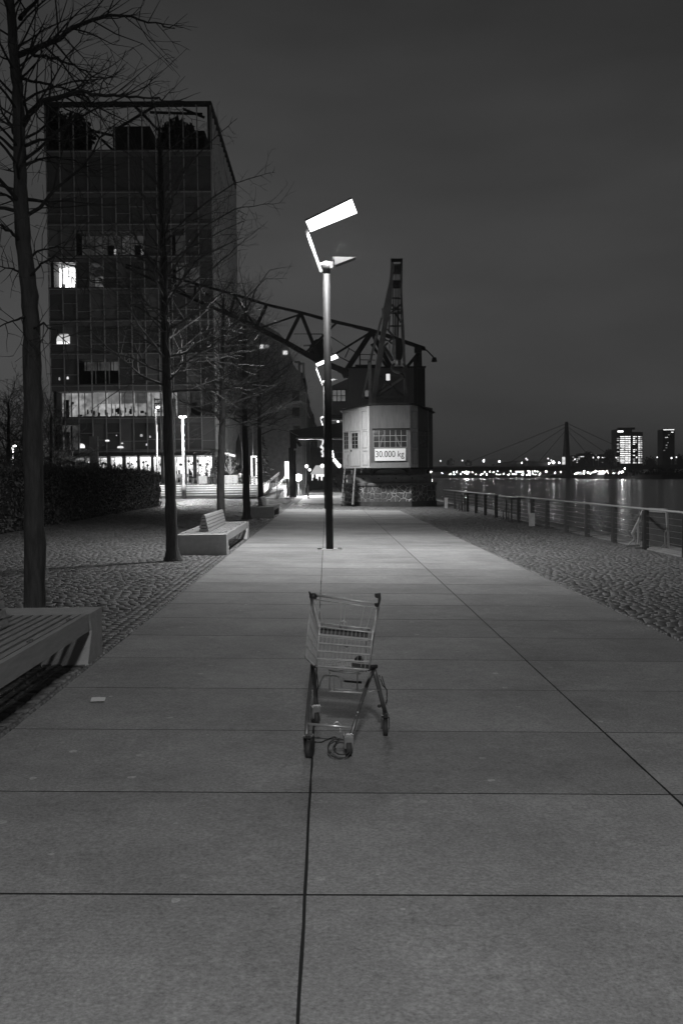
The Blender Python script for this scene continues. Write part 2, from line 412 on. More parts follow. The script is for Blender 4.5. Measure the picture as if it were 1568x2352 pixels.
ao = bpy.data.objects.new('panel_light', ad); COL.objects.link(ao); ao.parent = lamp
_z = (n_*.35+Vector((0, 0, 1))).normalized(); _x = Vector((0, 1, 0)).cross(_z).normalized(); _y = _z.cross(_x)   # the mirror throws the beam nearly straight down
ao.matrix_local = Matrix(((_x.x, _y.x, _z.x, 0), (_x.y, _y.y, _z.y, 0), (_x.z, _y.z, _z.z, 0), (0, 0, 0, 1)))
ao.location = cc-n_*.05-Vector((0, 0, .16))-L0
m_ = MB()                                          # projector head: a flat wedge
w0, w1, w2 = lampP(612, 538, LY), lampP(782, 541, LY), lampP(632, 598, LY)
m_.prism([w0+Vector((0, -.16, 0)), w2+Vector((0, -.16, 0)), w1+Vector((0, -.16, 0))], (0, .32, 0))
m_.build('projector_head', mat('pale_lamp_housing', .07, .5, .1), lamp)
m_ = MB(); m_.bar(lampP(580, 578, LY), lampP(640, 572, LY), .05, .06); m_.box(lampP(606, 598, LY), (.08, .1, .1)); m_.cyl(lampP(620, 545, LY-.18), lampP(620, 545, LY+.18), .03, 8)
m_.build('projector_bracket', M_steel, lamp)
for (lx, ly, lab) in ((-.05, 53.2, 'second lamp post, its glowing panel seen just behind the nearest pole'),
                      (-.1, 101.0, 'third lamp post with small glowing panel far down the promenade'),
                      (.1, -5.6, 'lamp post standing behind the viewer on the same promenade line')):
    c = copy_tree(lamp); c.location = (lx, ly, gz(lx)); c['label'] = lab
    if ly < 0:
        for ch in c.children:
            if ch.type == 'LIGHT': ch.data = ch.data.copy(); ch.data.energy = LAMP_W*1.5; ch.data.spread = math.pi

# ------------------------------------------------------------------ benches
def bench(Y0, Y1, label):
    x0, x1 = -3.30, -2.20; xm = (x0+x1)/2; zg = gz(xm); H = .45
    t = thing('park_bench', (xm, Y0, zg), label, 'bench', 'long slatted benches on the left of the pavement')
    tb = .72
    for (ya, yb, sgn) in ((Y0, Y0+.30, 1), (Y1-tb, Y1, -1)):
        m = MB()
        ztop = zg+H; zb = gz(x1)-.03
        if sgn > 0: prof = [(Y0, zb), (Y0+.62, zb), (Y0+.40, ztop-.17), (Y0+.40, ztop-.004), (Y0, ztop-.004)]
        else: prof = [(Y1, zb), (Y1, ztop-.004), (Y1-.52, ztop-.004), (Y1-.42, ztop-.17), (Y1-.62, zb)]
        m.prism([(x0, yy, zz) for yy, zz in prof], (x1-x0, 0, 0))
        m.build('end_block', M_conc, t)
    ya, yb = Y0+.12 if False else Y0+.40, Y1-.52
    for xx in (x1-.055, x0+.002):
        m = MB(); m.bx(xx, xx+.05, ya+.003, yb-.003, zg+H-.16, zg+H+.004); m.build('side_board', mat('pale_bench_board', .36, .5, var=.25, scale=4, stretch=(8, 1, 8)), t)
    m = MB(); n = 11
    wx = (x1-x0-.13)/n
    for k in range(n):
        xx = x0+.065+wx*k
        m.bx(xx+.016, xx+wx-.016, ya+.004, yb-.004, zg+H-.035, zg+H-.002+.0005*(k % 2))
    m.build('seat', M_wood, t)
    m = MB()
    for xx in (x0+.09, x1-.09):
        yy = ya+.5
        while yy < yb-.2:
            m.cyl((xx, yy, zg+H-.004), (xx, yy, zg+H+.012), .014, 6); m.cyl((xx, yy+.07, zg+H-.004), (xx, yy+.07, zg+H+.012), .014, 6); yy += 1.15
    m.build('stud', M_steel, t)
    # short backrest block of stacked slats
    m = MB(); ba, bb = Y0+1.1, Y1-1.2; xc = -2.83
    for k in range(5):
        w0 = .115-.016*k; w1 = .115-.016*(k+1)+.004; z0 = zg+H+.004+.077*k; z1 = z0+.060
        if k == 4:
            m.prism([(xc-w0, ba, z0), (xc+w0, ba, z0), (xc+w1, ba, z1-.01), (xc+w1*.6, ba, z1+.012), (xc-w1*.6, ba, z1+.012), (xc-w1, ba, z1-.01)], (0, bb-ba, 0))
        else: m.prism([(xc-w0, ba, z0), (xc+w0, ba, z0), (xc+w1, ba, z1), (xc-w1, ba, z1)], (0, bb-ba, 0))
    bk = m.build('backrest', M_wood, t)
    m = MB(); m.prism([(xc-.08, ba+.02, zg+H), (xc+.08, ba+.02, zg+H), (xc+.03, ba+.02, zg+H+.35), (xc-.03, ba+.02, zg+H+.35)], (0, bb-ba-.04, 0))
    m.build('backrest_core', M_darker, bk)
    return t
bench(3.25, 9.68, 'nearest slatted bench with concrete end block, cut by the left edge of the picture')
bench(21.75, 28.0, 'middle slatted bench with backrest, right beside the second trunk from the left')
bench(41.2, 46.2, 'farthest slatted bench, small, at the end of the left pavement edge')

# ------------------------------------------------------------------ trees
def grow(mb, p, d, L, r, depth, rnd, flat=.5, twig_r=.0045, nmin=3, dens=1.0):
    """one limb with a kinked course and alternating side shoots"""
    n = max(3, int(L/.22)) if depth else max(2, int(L/.14))
    n = min(n, 14)
    pts = [p.copy()]; rs = [r]; d = d.normalized(); seg = L/n; side = rnd.choice((-1, 1))
    kids = []
    for i in range(n):
        k = Vector((rnd.gauss(0, .17), rnd.gauss(0, .17), rnd.gauss(0, .12)))
        d = (d+k+Vector((0, 0, .035 if depth > 1 else .01))).normalized()
        p = p+d*seg; pts.append(p.copy()); rs.append(max(twig_r*.6, r*(1-.82*(i+1)/n)))
        if depth > 0 and i >= (1 if depth > 1 else 0):
            cnt = 1 if rnd.random() < .75*dens else (2 if rnd.random() < .4*dens else 0)
            for _ in range(cnt):
                ax = d.orthogonal().normalized(); horiz = d.cross(Vector((0, 0, 1)))
                if horiz.length > .1: ax = horiz.normalized()*side
                ax = (ax*flat*1.6+Vector((rnd.gauss(0, .4), rnd.gauss(0, .4), rnd.gauss(.15, .4)))).normalized()
                dd = (d*rnd.uniform(.5, .9)+ax*rnd.uniform(.6, 1.0)).normalized()
                side = -side
                kids.append((p.copy(), dd, L*(.22+.5*(1-(i+1)/n))*rnd.uniform(.6, 1.15), max(twig_r, rs[-1]*.62)))
    mb.tube(pts, rs, 5 if r > .02 else 3, cap=False)
    for (q, dd, l2, r2) in kids:
        if l2 > .12: grow(mb, q, dd, l2, r2, depth-1, rnd, flat, twig_r, nmin, dens)
def bare_tree(label, base, trunk, rtop, rbase, first, crown_r, nlimb, seed, extra=(), depth=2, twig_r=.0045, dens=1.0, group='bare trees in a row beside the benches', twig_m=None):
    rnd = random.Random(seed)
    t = thing('bare_tree', base, label, 'tree', group)
    m = MB(); n = len(trunk); pts = []; rs = []
    for i in range(n-1):                          # lumpy bark: subdivide with small radius changes
        for k in range(5):
            f = k/5; pts.append(trunk[i].lerp(trunk[i+1], f)+Vector((rnd.gauss(0, rbase*.035), rnd.gauss(0, rbase*.035), 0)))
            rs.append((rbase+(rtop-rbase)*((i+f)/(n-1)))*rnd.uniform(.95, 1.06))
    pts.append(trunk[-1]); rs.append(rtop*.5)
    p0, d0 = pts[0], (trunk[1]-trunk[0]).normalized(); r0 = rs[0]
    pts[0:1] = [p0-d0*.03, p0+d0*.03, p0+d0*.10, p0+d0*.22]; rs[0:1] = [r0*1.75, r0*1.5, r0*1.25, r0*1.08]
    m.tube(pts, rs, 14); m.build('trunk', M_bark, t, True)
    m = MB(); zs = [p.z for p in trunk]
    def on(z):
        for i in range(n-1):
            if trunk[i].z <= z <= trunk[i+1].z or i == n-2:
                f = (z-trunk[i].z)/(trunk[i+1].z-trunk[i].z); return trunk[i].lerp(trunk[i+1], f), rbase+(rtop-rbase)*((i+f)/(n-1))
    for k in range(nlimb):
        f = (k+rnd.random()*.6)/nlimb; z = base.z+first+(zs[-1]-base.z-first)*f
        p, rr = on(z); a = k*2.4+rnd.uniform(-.5, .5)
        L = crown_r*(1-.62*f**1.5)*rnd.uniform(.75, 1.1); el = .28+.7*f+rnd.uniform(-.15, .18)
        grow(m, p, Vector((math.cos(a)*math.cos(el), math.sin(a)*math.cos(el), math.sin(el))), L, rr*rnd.uniform(.22, .34), depth, rnd, .5, twig_r, 3, dens)
    grow(m, trunk[-1], Vector((rnd.gauss(0, .1), rnd.gauss(0, .1), 1)), crown_r*.6, rtop*.6, depth, rnd, .5, twig_r, 3, dens)
    for ex in extra:                              # limbs with a known course
        pts = [Vector(q) for q in ex[1]]; r0 = ex[0]*.72; kk = len(pts); fine = []; fr = []
        for i in range(kk-1):
            for j in range(4):
                fine.append(pts[i].lerp(pts[i+1], j/4)+Vector((rnd.gauss(0, .012),)*3)); fr.append(max(.005, r0*(1-.85*(i+j/4)/(kk-1))))
        fine.append(pts[-1]); fr.append(.004)
        m.tube(fine, fr, 6, cap=False)
        side = 1
        for i in range(3, len(fine)-1):
            if rnd.random() < .97:
                d = (fine[i+1]-fine[i]).normalized(); h = d.cross(Vector((0, 1, 0))).normalized()*side; side = -side
                dd = d*.8+h*rnd.uniform(.4, 1)+Vector((rnd.gauss(0, .2), rnd.gauss(0, .6), rnd.gauss(0, .2)))
                grow(m, fine[i], dd, rnd.uniform(.35, 1.1)*(1-.5*i/len(fine)), max(.006, fr[i]*.5), 1 if fr[i] < .012 else 2, rnd, .5, twig_r)
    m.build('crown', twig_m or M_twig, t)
    return t
TY = 10.6
def T1(x, y, dy=0): return P(x, y, TY+dy)
tb = G(81, 1472); tb = Vector((P(81, 1472, TY).x, TY, 0)); tb.z = gz(tb.x)
trunk1 = [tb]+[T1(x, y) for x, y in ((79, 1250), (77, 1000), (74, 800), (69, 680), (54, 560), (48, 450), (45, 330), (40, 200), (30, 80), (20, -40), (8, -220))]
bare_tree('nearest bare tree with thick trunk, leftmost, behind the nearest bench', tb, trunk1, .035, .115, 4.4, 1.75, 44, 11, depth=2, twig_r=.0038, dens=1.25, twig_m=mat('shaded_bare_twigs', .03, .85, var=.4, scale=4), extra=[  # twigs darker than the other trees', missing lamp light put into the colour
    (.045, [T1(46, 125), T1(90, 108, -.2), T1(140, 88, -.4), T1(165, 65, -.5), T1(210, 47, -.7), T1(255, 34, -.8), T1(310, 42, -.9), T1(355, 53, -.9), T1(402, 66, -1)]),
    (.04, [T1(42, 45), T1(70, 18, .2), T1(95, -10, .3), T1(130, -60, .5)]),
    (.05, [T1(52, 290), T1(68, 262, -.1), T1(100, 232, -.3), T1(145, 222, -.5), T1(190, 208, -.6), T1(240, 222, -.8), T1(300, 220, -.9), T1(360, 228, -1), T1(425, 233, -1.1)]),
    (.028, [T1(50, 120), T1(95, 128, .3), T1(130, 133, .5), T1(180, 158, .7), T1(230, 182, .9), T1(262, 196, 1)]),
    (.024, [T1(47, 180), T1(90, 190, .3), T1(140, 200, .5), T1(200, 225, .8), T1(250, 262, 1), T1(300, 290, 1.2)]),
    (.028, [T1(58, 335), T1(90, 322, -.2), T1(125, 318, -.4), T1(170, 320, -.7), T1(230, 300, -.9)]),
    (.026, [T1(58, 380), T1(90, 366, .2), T1(130, 360, .5), T1(180, 372, .8), T1(235, 400, 1)]),
    (.02, [T1(66, 640), T1(95, 605, -.2), T1(125, 590, -.4), T1(170, 610, -.6), T1(200, 640, -.8), T1(240, 655, -.9)]),
    (.02, [T1(60, 600), T1(90, 575, .2), T1(130, 568, .4), T1(180, 575, .6), T1(250, 560, .9)]),
    (.02, [T1(70, 760), T1(100, 742, -.2), T1(130, 760, -.4), T1(160, 790, -.5)]),
    (.03, [T1(48, 480), T1(25, 455, .2), T1(-10, 440, .4), T1(-80, 420, .6)]),
    (.03, [T1(52, 560), T1(25, 530, -.2), T1(0, 512, -.4), T1(-60, 480, -.6)]),
    (.03, [T1(44, 330), T1(20, 280, .2), T1(0, 255, .4), T1(-60, 200, .6)]),
    (.022, [T1(62, 640), T1(35, 620, .2), T1(10, 612, .4), T1(-40, 600, .6)]),
    (.022, [T1(70, 720), T1(40, 735, -.2), T1(10, 745, -.4), T1(-40, 770, -.6)]),
])
def tree_row(label, pts, Y, rb, rt, first, cr_, nl_, seed, extra=(), dens=1.0):
    b0 = Vector((P(pts[0][0], pts[0][1], Y).x, Y, 0)); b0.z = gz(b0.x)
    tr = [b0]+[P(x, y_, Y) for x, y_ in pts[1:]]
    def E(e): return (e[0], [P(x, y_, Y+dy) for x, y_, dy in e[1]])
    return bare_tree(label, b0, tr, rt, rb, first, cr_, int(nl_*1.9), seed, [E(e) for e in extra], depth=2, twig_r=.0048, dens=1.4)
tree_row('second bare tree from the left, its trunk beside the middle bench', [(397, 1292), (392, 1150), (386, 950), (381, 780), (377, 620), (372, 480), (368, 360), (366, 290)], 20.2, .125, .03, 3.4, 2.5, 30, 21, extra=[
    (.04, [(380, 700, 0), (420, 640, -.2), (450, 600, -.4), (500, 570, -.7), (560, 545, -1)]),
    (.035, [(376, 560, 0), (430, 500, .3), (480, 460, .5), (540, 420, .8), (600, 402, 1), (632, 396, 1.1)]),
    (.035, [(374, 470, 0), (420, 400, -.2), (460, 350, -.5), (500, 310, -.8), (545, 272, -1)]),
    (.03, [(380, 640, 0), (470, 520, .5), (540, 480, .8), (600, 470, 1), (655, 466, 1.2)]),
    (.03, [(384, 820, 0), (430, 810, -.3), (480, 800, -.6), (520, 770, -.8), (550, 735, -1)]),
    (.025, [(385, 860, 0), (420, 830, .3), (470, 822, .6), (530, 835, 1), (590, 850, 1.3)]),
    (.03, [(378, 640, 0), (340, 600, .2), (290, 580, .4), (220, 590, .7)])])
tree_row('third bare tree, its trunk rising behind the backrest of the middle bench', [(508, 1226), (507, 1100), (511, 980), (510, 860), (512, 760), (514, 680)], 30.0, .135, .03, 3.2, 2.7, 28, 31, extra=[
    (.03, [(510, 800, 0), (550, 770, -.4), (600, 760, -.8), (640, 735, -1)]),
    (.03, [(508, 900, 0), (560, 880, .3), (620, 870, .6), (660, 862, 1)]),
    (.03, [(512, 740, 0), (560, 690, -.3), (610, 640, -.6), (660, 640, -1)])])
tree_row('fourth bare tree, slim dark trunk in front of the farthest bench', [(567, 1196), (565, 1080), (562, 960), (561, 860), (562, 760), (565, 680)], 39.6, .15, .03, 3.6, 3.1, 28, 41, extra=[
    (.03, [(563, 930, 0), (590, 900, -.5), (640, 880, -1), (690, 890, -1.5)]),
    (.04, [(564, 720, 0), (590, 660, .4), (620, 620, .8), (680, 610, 1.4)])])
tree_row('fifth bare tree of the row, thin trunk behind the farthest bench', [(600, 1178), (598, 1080), (596, 960), (594, 880), (595, 800)], 48.5, .15, .035, 4.0, 3.3, 24, 51, extra=[
    (.04, [(597, 1000, 0), (630, 985, -.5), (660, 990, -1), (690, 1004, -1.5)]), (.04, [(596, 940, 0), (630, 905, .5), (680, 895, 1), (700, 893, 1.4)])])
def far_tree(label, px, pyb, pyt, Y, cr_, seed, dens=1.0):
    b0 = P(px, pyb, Y); b0.z = gz(b0.x); tp = P(px, pyt, Y); rb = .2
    tr = [b0.lerp(tp, f) for f in (0, .3, .6, .9)]
    bare_tree(label, b0, tr, .06, rb, (tp.z-b0.z)*.22, cr_, 26, seed, depth=2, twig_r=.014, dens=dens, group='bare trees behind the hedge')
far_tree('dark bare tree beyond the hedge, at the left edge of the picture', 20, 1110, 900, 62, 4.0, 61)
far_tree('dark bare tree beyond the hedge, just right of the nearest trunk', 118, 1110, 925, 68, 3.4, 62)
far_tree('lower bare tree beyond the hedge, hidden partly by the nearest trunk', 70, 1110, 890, 74, 4.2, 63)

# ------------------------------------------------------------------ hedge
rnd = random.Random(8)
hx, hy0, hy1, hh = -9.2, 18.0, 55.6, 1.92
h = thing('hedge', (hx-1, hy0, gz(hx)), 'tall clipped dark hedge along the left side of the cobbles', 'hedge')
m = MB(); m.bx(hx-2.2, hx-.12, hy0, hy1-.12, gz(hx), gz(hx)+hh-.12); m.build('hedge_core', mat('hedge_wood', .015, .9), h)
m = MB()
for k in range(26000):
    u = rnd.random(); yy = hy0+(hy1-hy0)*(1-u*u*.3-.7*rnd.random()*1.0) if False else rnd.uniform(hy0, hy1)
    if rnd.random() < .62: c = (hx-abs(rnd.gauss(0, .08))+.04*math.sin(yy*1.7), yy, gz(hx)+rnd.uniform(.02, hh))
    elif rnd.random() < .75: c = (hx-rnd.uniform(0, 2.2), yy, gz(hx)+hh+rnd.gauss(-.04, .06)+.05*math.sin(yy*.9))
    else: c = (hx-rnd.uniform(0, 2.2), hy1-abs(rnd.gauss(0, .08)), gz(hx)+rnd.uniform(.02, hh))
    m.leaf(c, .045, rnd)
m.build('foliage', mat('hedge_leaf', .12, .6, var=.5, scale=3), h)
m = MB()
for k in range(2400):
    yy = rnd.uniform(hy0, hy1); xx = hx-rnd.uniform(.02, 2.1); z0 = gz(hx)+hh-.1; l = rnd.uniform(.12, .55)
    e_ = Vector((xx+rnd.gauss(0, .08), yy+rnd.gauss(0, .08), z0+l)); m.tube([(xx, yy, z0), e_], [.008, .003], 3, cap=False)
    for j in range(3): m.leaf(Vector((xx, yy, z0)).lerp(e_, rnd.uniform(.4, 1))+Vector((rnd.gauss(0, .03),)*3), .03, rnd)
m.build('top_shoots', MATS['hedge_leaf'], h)

# ------------------------------------------------------------------ shopping cart (bent, no handle grip) in the middle of the pavement
zc_ = crop(780, 1620, .24235)
def cP(x, y, Y): return P(*zc_(x, y), Y)
cart = thing('shopping_cart', G(795, 1700), 'abandoned wire shopping cart standing alone on the pavement', 'shopping cart')
RTL, RTR = cP(395, 268, 7.0), cP(1168, 372, 6.80)
FTL, FTR = cP(492, 592, 6.40), cP(1106, 655, 6.22)
RBL, RBR = cP(318, 945, 6.92), cP(1078, 985, 6.74)
FBL, FBR = cP(448, 1052, 6.44), cP(1062, 1085, 6.28)
def lerp(a, b, t): return a.lerp(b, t)
m = MB(); R_ = .0034                                # basket frame
for a, b_ in ((RTL, FTL), (RTR, FTR)): m.tube([a, lerp(a, b_, .5)+Vector((0, 0, -.004)), b_], .0105, 8)
for a, b_ in ((FTL, FTR), (FBL, FBR), (RBL, FBL), (RBR, FBR), (RTL, RTR), (RTL, RBL), (FTL, FBL), (FTR, FBR), (RTR, RBR), (RBL, RBR)): m.tube([a, b_], .0045, 6)
bas = m.build('basket', M_chrome, cart, True)
def panel(name, A, B, C, D, nu, nv, r=.0026, keep=None, rbig=None):     # A-B bottom, D-C top
    mm = MB()
    for i in range(1, nu):
        t = i/nu; mm.tube([lerp(A, B, t), lerp(D, C, t)], r, 5, False)
    for j in range(1, nv):
        t = j/nv; mm.tube([lerp(A, D, t), lerp(B, C, t)], rbig or r, 5, False)
    return mm.build(name, M_chrome, bas, True)
panel('front_mesh', FBL, FBR, FTR, FTL, 13, 5, .0017, rbig=.0062)
panel('floor_mesh', FBL, FBR, RBR, RBL, 24, 15, .0026, rbig=.0034)
panel('side_mesh', RBL, FBL, FTL, RTL, 13, 5, .0021, rbig=.003)
panel('side_mesh', RBR, FBR, FTR, RTR, 9, 5, .0019, rbig=.003)
# rear gate hanging from the top bar, with fewer wires
GL, GR = cP(478, 548, 6.86), cP(1078, 612, 6.70)
m = MB()
for t in (.09, .44, .50, .80, .92): m.tube([lerp(RTL, RTR, t), lerp(GL, GR, t)+Vector((0, 0, .0))], .0036, 5, False)
m.tube([GL, GR], .006, 6)
G2L, G2R = cP(470, 640, 6.9), cP(1070, 690, 6.72)
for t in (.05, .93): m.tube([lerp(GL, GR, t), lerp(RBL, RBR, t)], .004, 5, False)
pts = [cP(722, 590, 6.79), cP(726, 540, 6.79), cP(768, 520, 6.78), cP(800, 540, 6.78), cP(806, 600, 6.78)]
m.tube(pts, .006, 6); m.build('rear_gate', M_chrome, bas, True)
m = MB()                                            # child seat: two plates
a, b_, c_, d_ = cP(500, 560, 6.82), cP(1075, 615, 6.68), cP(1050, 655, 6.60), cP(500, 598, 6.72)
n_ = Vector((0, 0, -.005)); m.hexa([a+n_, b_+n_, c_+n_, d_+n_, a, b_, c_, d_])
a, b_, c_, d_ = cP(478, 690, 6.74), cP(1060, 745, 6.6), cP(1050, 660, 6.62), cP(500, 606, 6.76)
n_ = Vector((0, -.006, 0)); m.hexa([a, b_, b_+n_, a+n_, d_, c_, c_+n_, d_+n_])
m.build('child_seat', mat('grey_seat_plastic', .075, .55), bas)
m = MB(); a, b_ = cP(490, 686, 6.66), cP(1050, 738, 6.54); m.bar(a, b_, .012, .02); m.build('seat_rail', M_chrome, bas)
m = MB()                                            # dark clip plate low on the right of the basket
m.prism([cP(862, 1010, 6.3), cP(1062, 1035, 6.3), cP(1062, 1075, 6.3), cP(862, 1055, 6.3)], (0, .012, 0))
m.prism([cP(895, 960, 6.36), cP(935, 925, 6.36), cP(985, 935, 6.36), cP(1000, 1010, 6.36), cP(890, 1000, 6.36)], (0, .012, 0))
m.ball(cP(800, 812, 6.5), .011); m.build('basket_clip', M_plastic, bas)
# handle bar and its plastic end brackets
m = MB(); m.tube([cP(440, 222, 7.05), cP(1140, 318, 6.86)], .0085, 8); m.build('handle', M_chrome, cart, True)
m = MB(); m.tube([cP(368, 178, 7.06), cP(392, 240, 7.04)], [.004, .011], 8); m.ball(cP(416, 238, 7.02), (.028, .02, .026))
m.build('handle_bracket', M_plastic, cart, True)
m = MB()
m.prism([cP(1130, 205, 6.84), cP(1196, 198, 6.84), cP(1200, 262, 6.84), cP(1186, 330, 6.84), cP(1172, 372, 6.82), cP(1128, 350, 6.82), cP(1130, 318, 6.82), cP(1165, 312, 6.84), cP(1170, 262, 6.84), cP(1132, 248, 6.84)], (0, .035, 0))
m.build('handle_bracket', M_plastic, cart)
# chassis legs
def leg(pts, r): 
    mm = MB(); mm.tube(pts, r, 10); return mm.build('leg', mat('grey_cart_tube', .16, .42, .5), cart, True)
apr, apl = cP(1118, 1085, 6.72), cP(405, 1030, 6.9)
leg([apr, cP(1040, 1260, 6.6), cP(940, 1560, 6.38), cP(845, 1880, 6.22)], .0125)
leg([apr, cP(1150, 1200, 6.74), cP(1200, 1400, 6.76), cP(1250, 1590, 6.78)], .0155)
leg([apl, cP(380, 1300, 6.7), cP(345, 1620, 6.45), cP(338, 1865, 6.28)], .0125)
leg([apl, cP(420, 1160, 6.92), cP(442, 1350, 6.93), cP(448, 1540, 6.94)], .0155)
m = MB(); m.tube([apl, apr], .01, 8); m.tube([apr, cP(1060, 1050, 6.66), FBR], .012, 8); m.tube([apl, cP(430, 1040, 6.7), FBL], .012, 8)
m.tube([cP(1150, 1050, 6.74), cP(1060, 1055, 6.70)], .014, 8); m.build('basket_support', M_dark, cart, True)
m = MB(); m.tube([cP(352, 1716, 6.38), cP(862, 1757, 6.30)], .0085, 8)
arc = [cP(692+42*math.cos(math.pi*(1-k/8)), 1742-48*math.sin(math.pi*k/8), 6.33) for k in range(9)]; m.tube(arc, .004, 6)
m.ball(cP(727, 1806, 6.33), .006); m.tube([cP(727, 1760, 6.33), cP(727, 1806, 6.33)], .003, 5)
m.build('cross_bar', mat('pale_zinc', .7, .35, .7), cart, True)
m = MB()                                            # lower rack and hanging wires
for (x, y, x2, y2) in ((608, 1110, 602, 1340), (925, 1130, 928, 1360), (655, 1160, 655, 1330), (742, 1180, 742, 1340)):
    m.tube([cP(x, y, 6.6), cP(x2, y2, 6.7)], .0042 if x in (608, 925) else .002, 5)
for (a, b_, r) in (((590, 1338), (990, 1355), .006), ((620, 1308), (1000, 1330), .0045), ((600, 1098), (960, 1132), .006), ((590, 1090), (1010, 1108), .004)):
    m.tube([cP(*a, 6.7), cP(*b_, 6.66)], r, 6)
m.tube([cP(482, 1290, 6.85), cP(500, 1230, 6.83), cP(538, 1156, 6.8), cP(610, 1154, 6.78), cP(690, 1162, 6.74), cP(775, 1216, 6.7)], .0058, 7)
m.tube([cP(1060, 1345, 6.64), cP(1110, 1330, 6.66), cP(1180, 1325, 6.7)], .004, 5)
m.build('lower_rack', M_chrome, cart, True)
m = MB(); m.tube([cP(775, 1220, 6.7), cP(975, 1236, 6.66)], .008, 7); m.build('rack_lever', M_plastic, cart, True)
m = MB(); m.tube([cP(1178, 1150, 6.70), cP(1222, 1270, 6.72), cP(1268, 1320, 6.73), cP(1270, 1420, 6.74), cP(1260, 1490, 6.75)], .004, 6)
m.tube([cP(1210, 1160, 6.72), cP(1250, 1300, 6.73)], .0035, 6); m.ball(cP(1180, 1510, 6.76), (.014, .012, .012))
m.tube([cP(455, 1120, 6.86), cP(466, 1200, 6.86), cP(470, 1290, 6.86), cP(452, 1400, 6.88)], .0035, 6); m.build('brake_cable', M_dark, cart, True)
m = MB()
for (x, y) in ((440, 1105), (402, 1405), (405, 1330), (485, 1443), (912, 1620), (930, 1580), (968, 1470), (1110, 1180), (1026, 1108), (1190, 1190), (1262, 1415), (1262, 1492)):
    m.ball(cP(x, y, 6.28 if x in (912, 930, 968) else 6.68), .0055, 6, 5)
m.build('rivet', mat('shiny_rivet', .8, .25, .9), cart, True)
def caster(top, foot, yaw, w, r, forklit):
    """swivel wheel: stem collar, fork with two cheeks, wheel with tyre"""
    top, foot = Vector(top), Vector(foot); axd = Vector((math.cos(yaw), math.sin(yaw), 0)); fw = Vector((-axd.y, axd.x, 0))
    cpt = foot+Vector((0, 0, r))
    mm = MB()
    cap = Vector((cpt.x, cpt.y, cpt.z+r+.022))-fw*.012
    mm.tube([top, cap], [.017, .022], 10)
    for s_ in (-1, 1):
        o = axd*s_*(w/2+.007)
        mm.prism([cap+o-fw*.026, cap+o+fw*.026, cpt+o+fw*.02+Vector((0, 0, .01)), cpt+o+Vector((0, 0, -.012)), cpt+o-fw*.02+Vector((0, 0, .01))], axd*s_*.005)
    mm.hexa([cap-axd*(w/2+.012)-fw*.026+Vector((0, 0, -.002)), cap+axd*(w/2+.012)-fw*.026+Vector((0, 0, -.002)), cap+axd*(w/2+.012)+fw*.026+Vector((0, 0, -.002)), cap-axd*(w/2+.012)+fw*.026+Vector((0, 0, -.002)),
             cap-axd*(w/2+.012)-fw*.026+Vector((0, 0, .006)), cap+axd*(w/2+.012)-fw*.026+Vector((0, 0, .006)), cap+axd*(w/2+.012)+fw*.026+Vector((0, 0, .006)), cap-axd*(w/2+.012)+fw*.026+Vector((0, 0, .006))])
    if forklit is M_steel:
        for s_ in (-1, 1):
            e = axd*(w/2+.0065); o = fw*s_*.026
            mm.hexa([cpt-e+o*.8, cpt+e+o*.8, cpt+e+o*.95, cpt-e+o*.95, cap-e+o*.8, cap+e+o*.8, cap+e+o, cap-e+o])
    f_ = mm.build('caster', mat('pale_caster_cover', .3, .45, .3) if forklit is M_steel else forklit, cart)
    mm = MB()
    for k in range(4):
        mm = MB(); mm.ball(cap+axd*((-1) ** k)*(w/2+.006)+fw*(.018 if k < 2 else -.018)+Vector((0, 0, .012)), .0055, 6, 5); mm.build('bolt', MATS['shiny_rivet'], f_, True)
    mm = MB()
    mm.tube([cpt-axd*w/2, cpt-axd*w*.42, cpt+axd*w*.42, cpt+axd*w/2], [r*.9, r, r, r*.9], 20); mm.build('wheel', M_rubber, f_, True)
    return f_
caster(cP(448, 1530, 6.94), G(724, 1667)+Vector((0, 0, .002)), .35, .034, .055, M_steel)
caster(cP(1250, 1590, 6.78), G(885, 1690)+Vector((0, 0, .002)), -.05, .032, .055, M_dark)
caster(cP(338, 1865, 6.28), G(711, 1741)+Vector((0, 0, .002)), -.30, .034, .055, M_dark)
caster(cP(838, 1890, 6.22), G(800, 1737)+Vector((0, 0, .002)), .1, .036, .052, M_steel)
# cord wound round the near right wheel
m = MB(); pts = []
for k in range(60):
    t = k/59; a = t*2.3*2*math.pi+1.9; rr = .062+.02*math.sin(t*9)
    c0 = G(795, 1741); p = Vector((c0.x-.04+rr*.95*math.cos(a), c0.y-.01+rr*.55*math.sin(a), gz(c0.x)+.008+.004*(1+math.sin(t*14))+.62*(rr*math.sin(a)+.082)))
    pts.append(p)
e0 = [G(768, 1718), G(777, 1702), G(768, 1694), G(752, 1700), G(738, 1707), G(720, 1706), G(708, 1705)]
m.tube(list(reversed([p+Vector((0, 0, .006)) for p in e0]))+pts, .0042, 6)
tag(m.build('cord', M_rubber, None, True), 'dark cord wound around the front wheel of the shopping cart', 'cord')

# slip of paper on the pavement
m = MB(); a = [G(*p) for p in ((208, 1614.5), (241, 1614.5), (243.5, 1605), (211, 1604.5))]
for p in a: p.z = gz(p.x)+.006
mid = [(a[0]+a[1])/2+Vector((0, 0, .007)), (a[2]+a[3])/2+Vector((0, 0, .007))]
m.add([a[0]+Vector((0, 0, .004)), mid[0], a[1]+Vector((0, 0, .007)), a[2]+Vector((0, 0, .006)), mid[1], a[3]+Vector((0, 0, .004))], [(0, 1, 4, 5), (1, 2, 3, 4)])
o = tag(m.build('paper_slip', mat('white_paper', .88, .8, var=.08, scale=30)), 'small white slip of paper lying on the pavement left of the cart', 'paper')

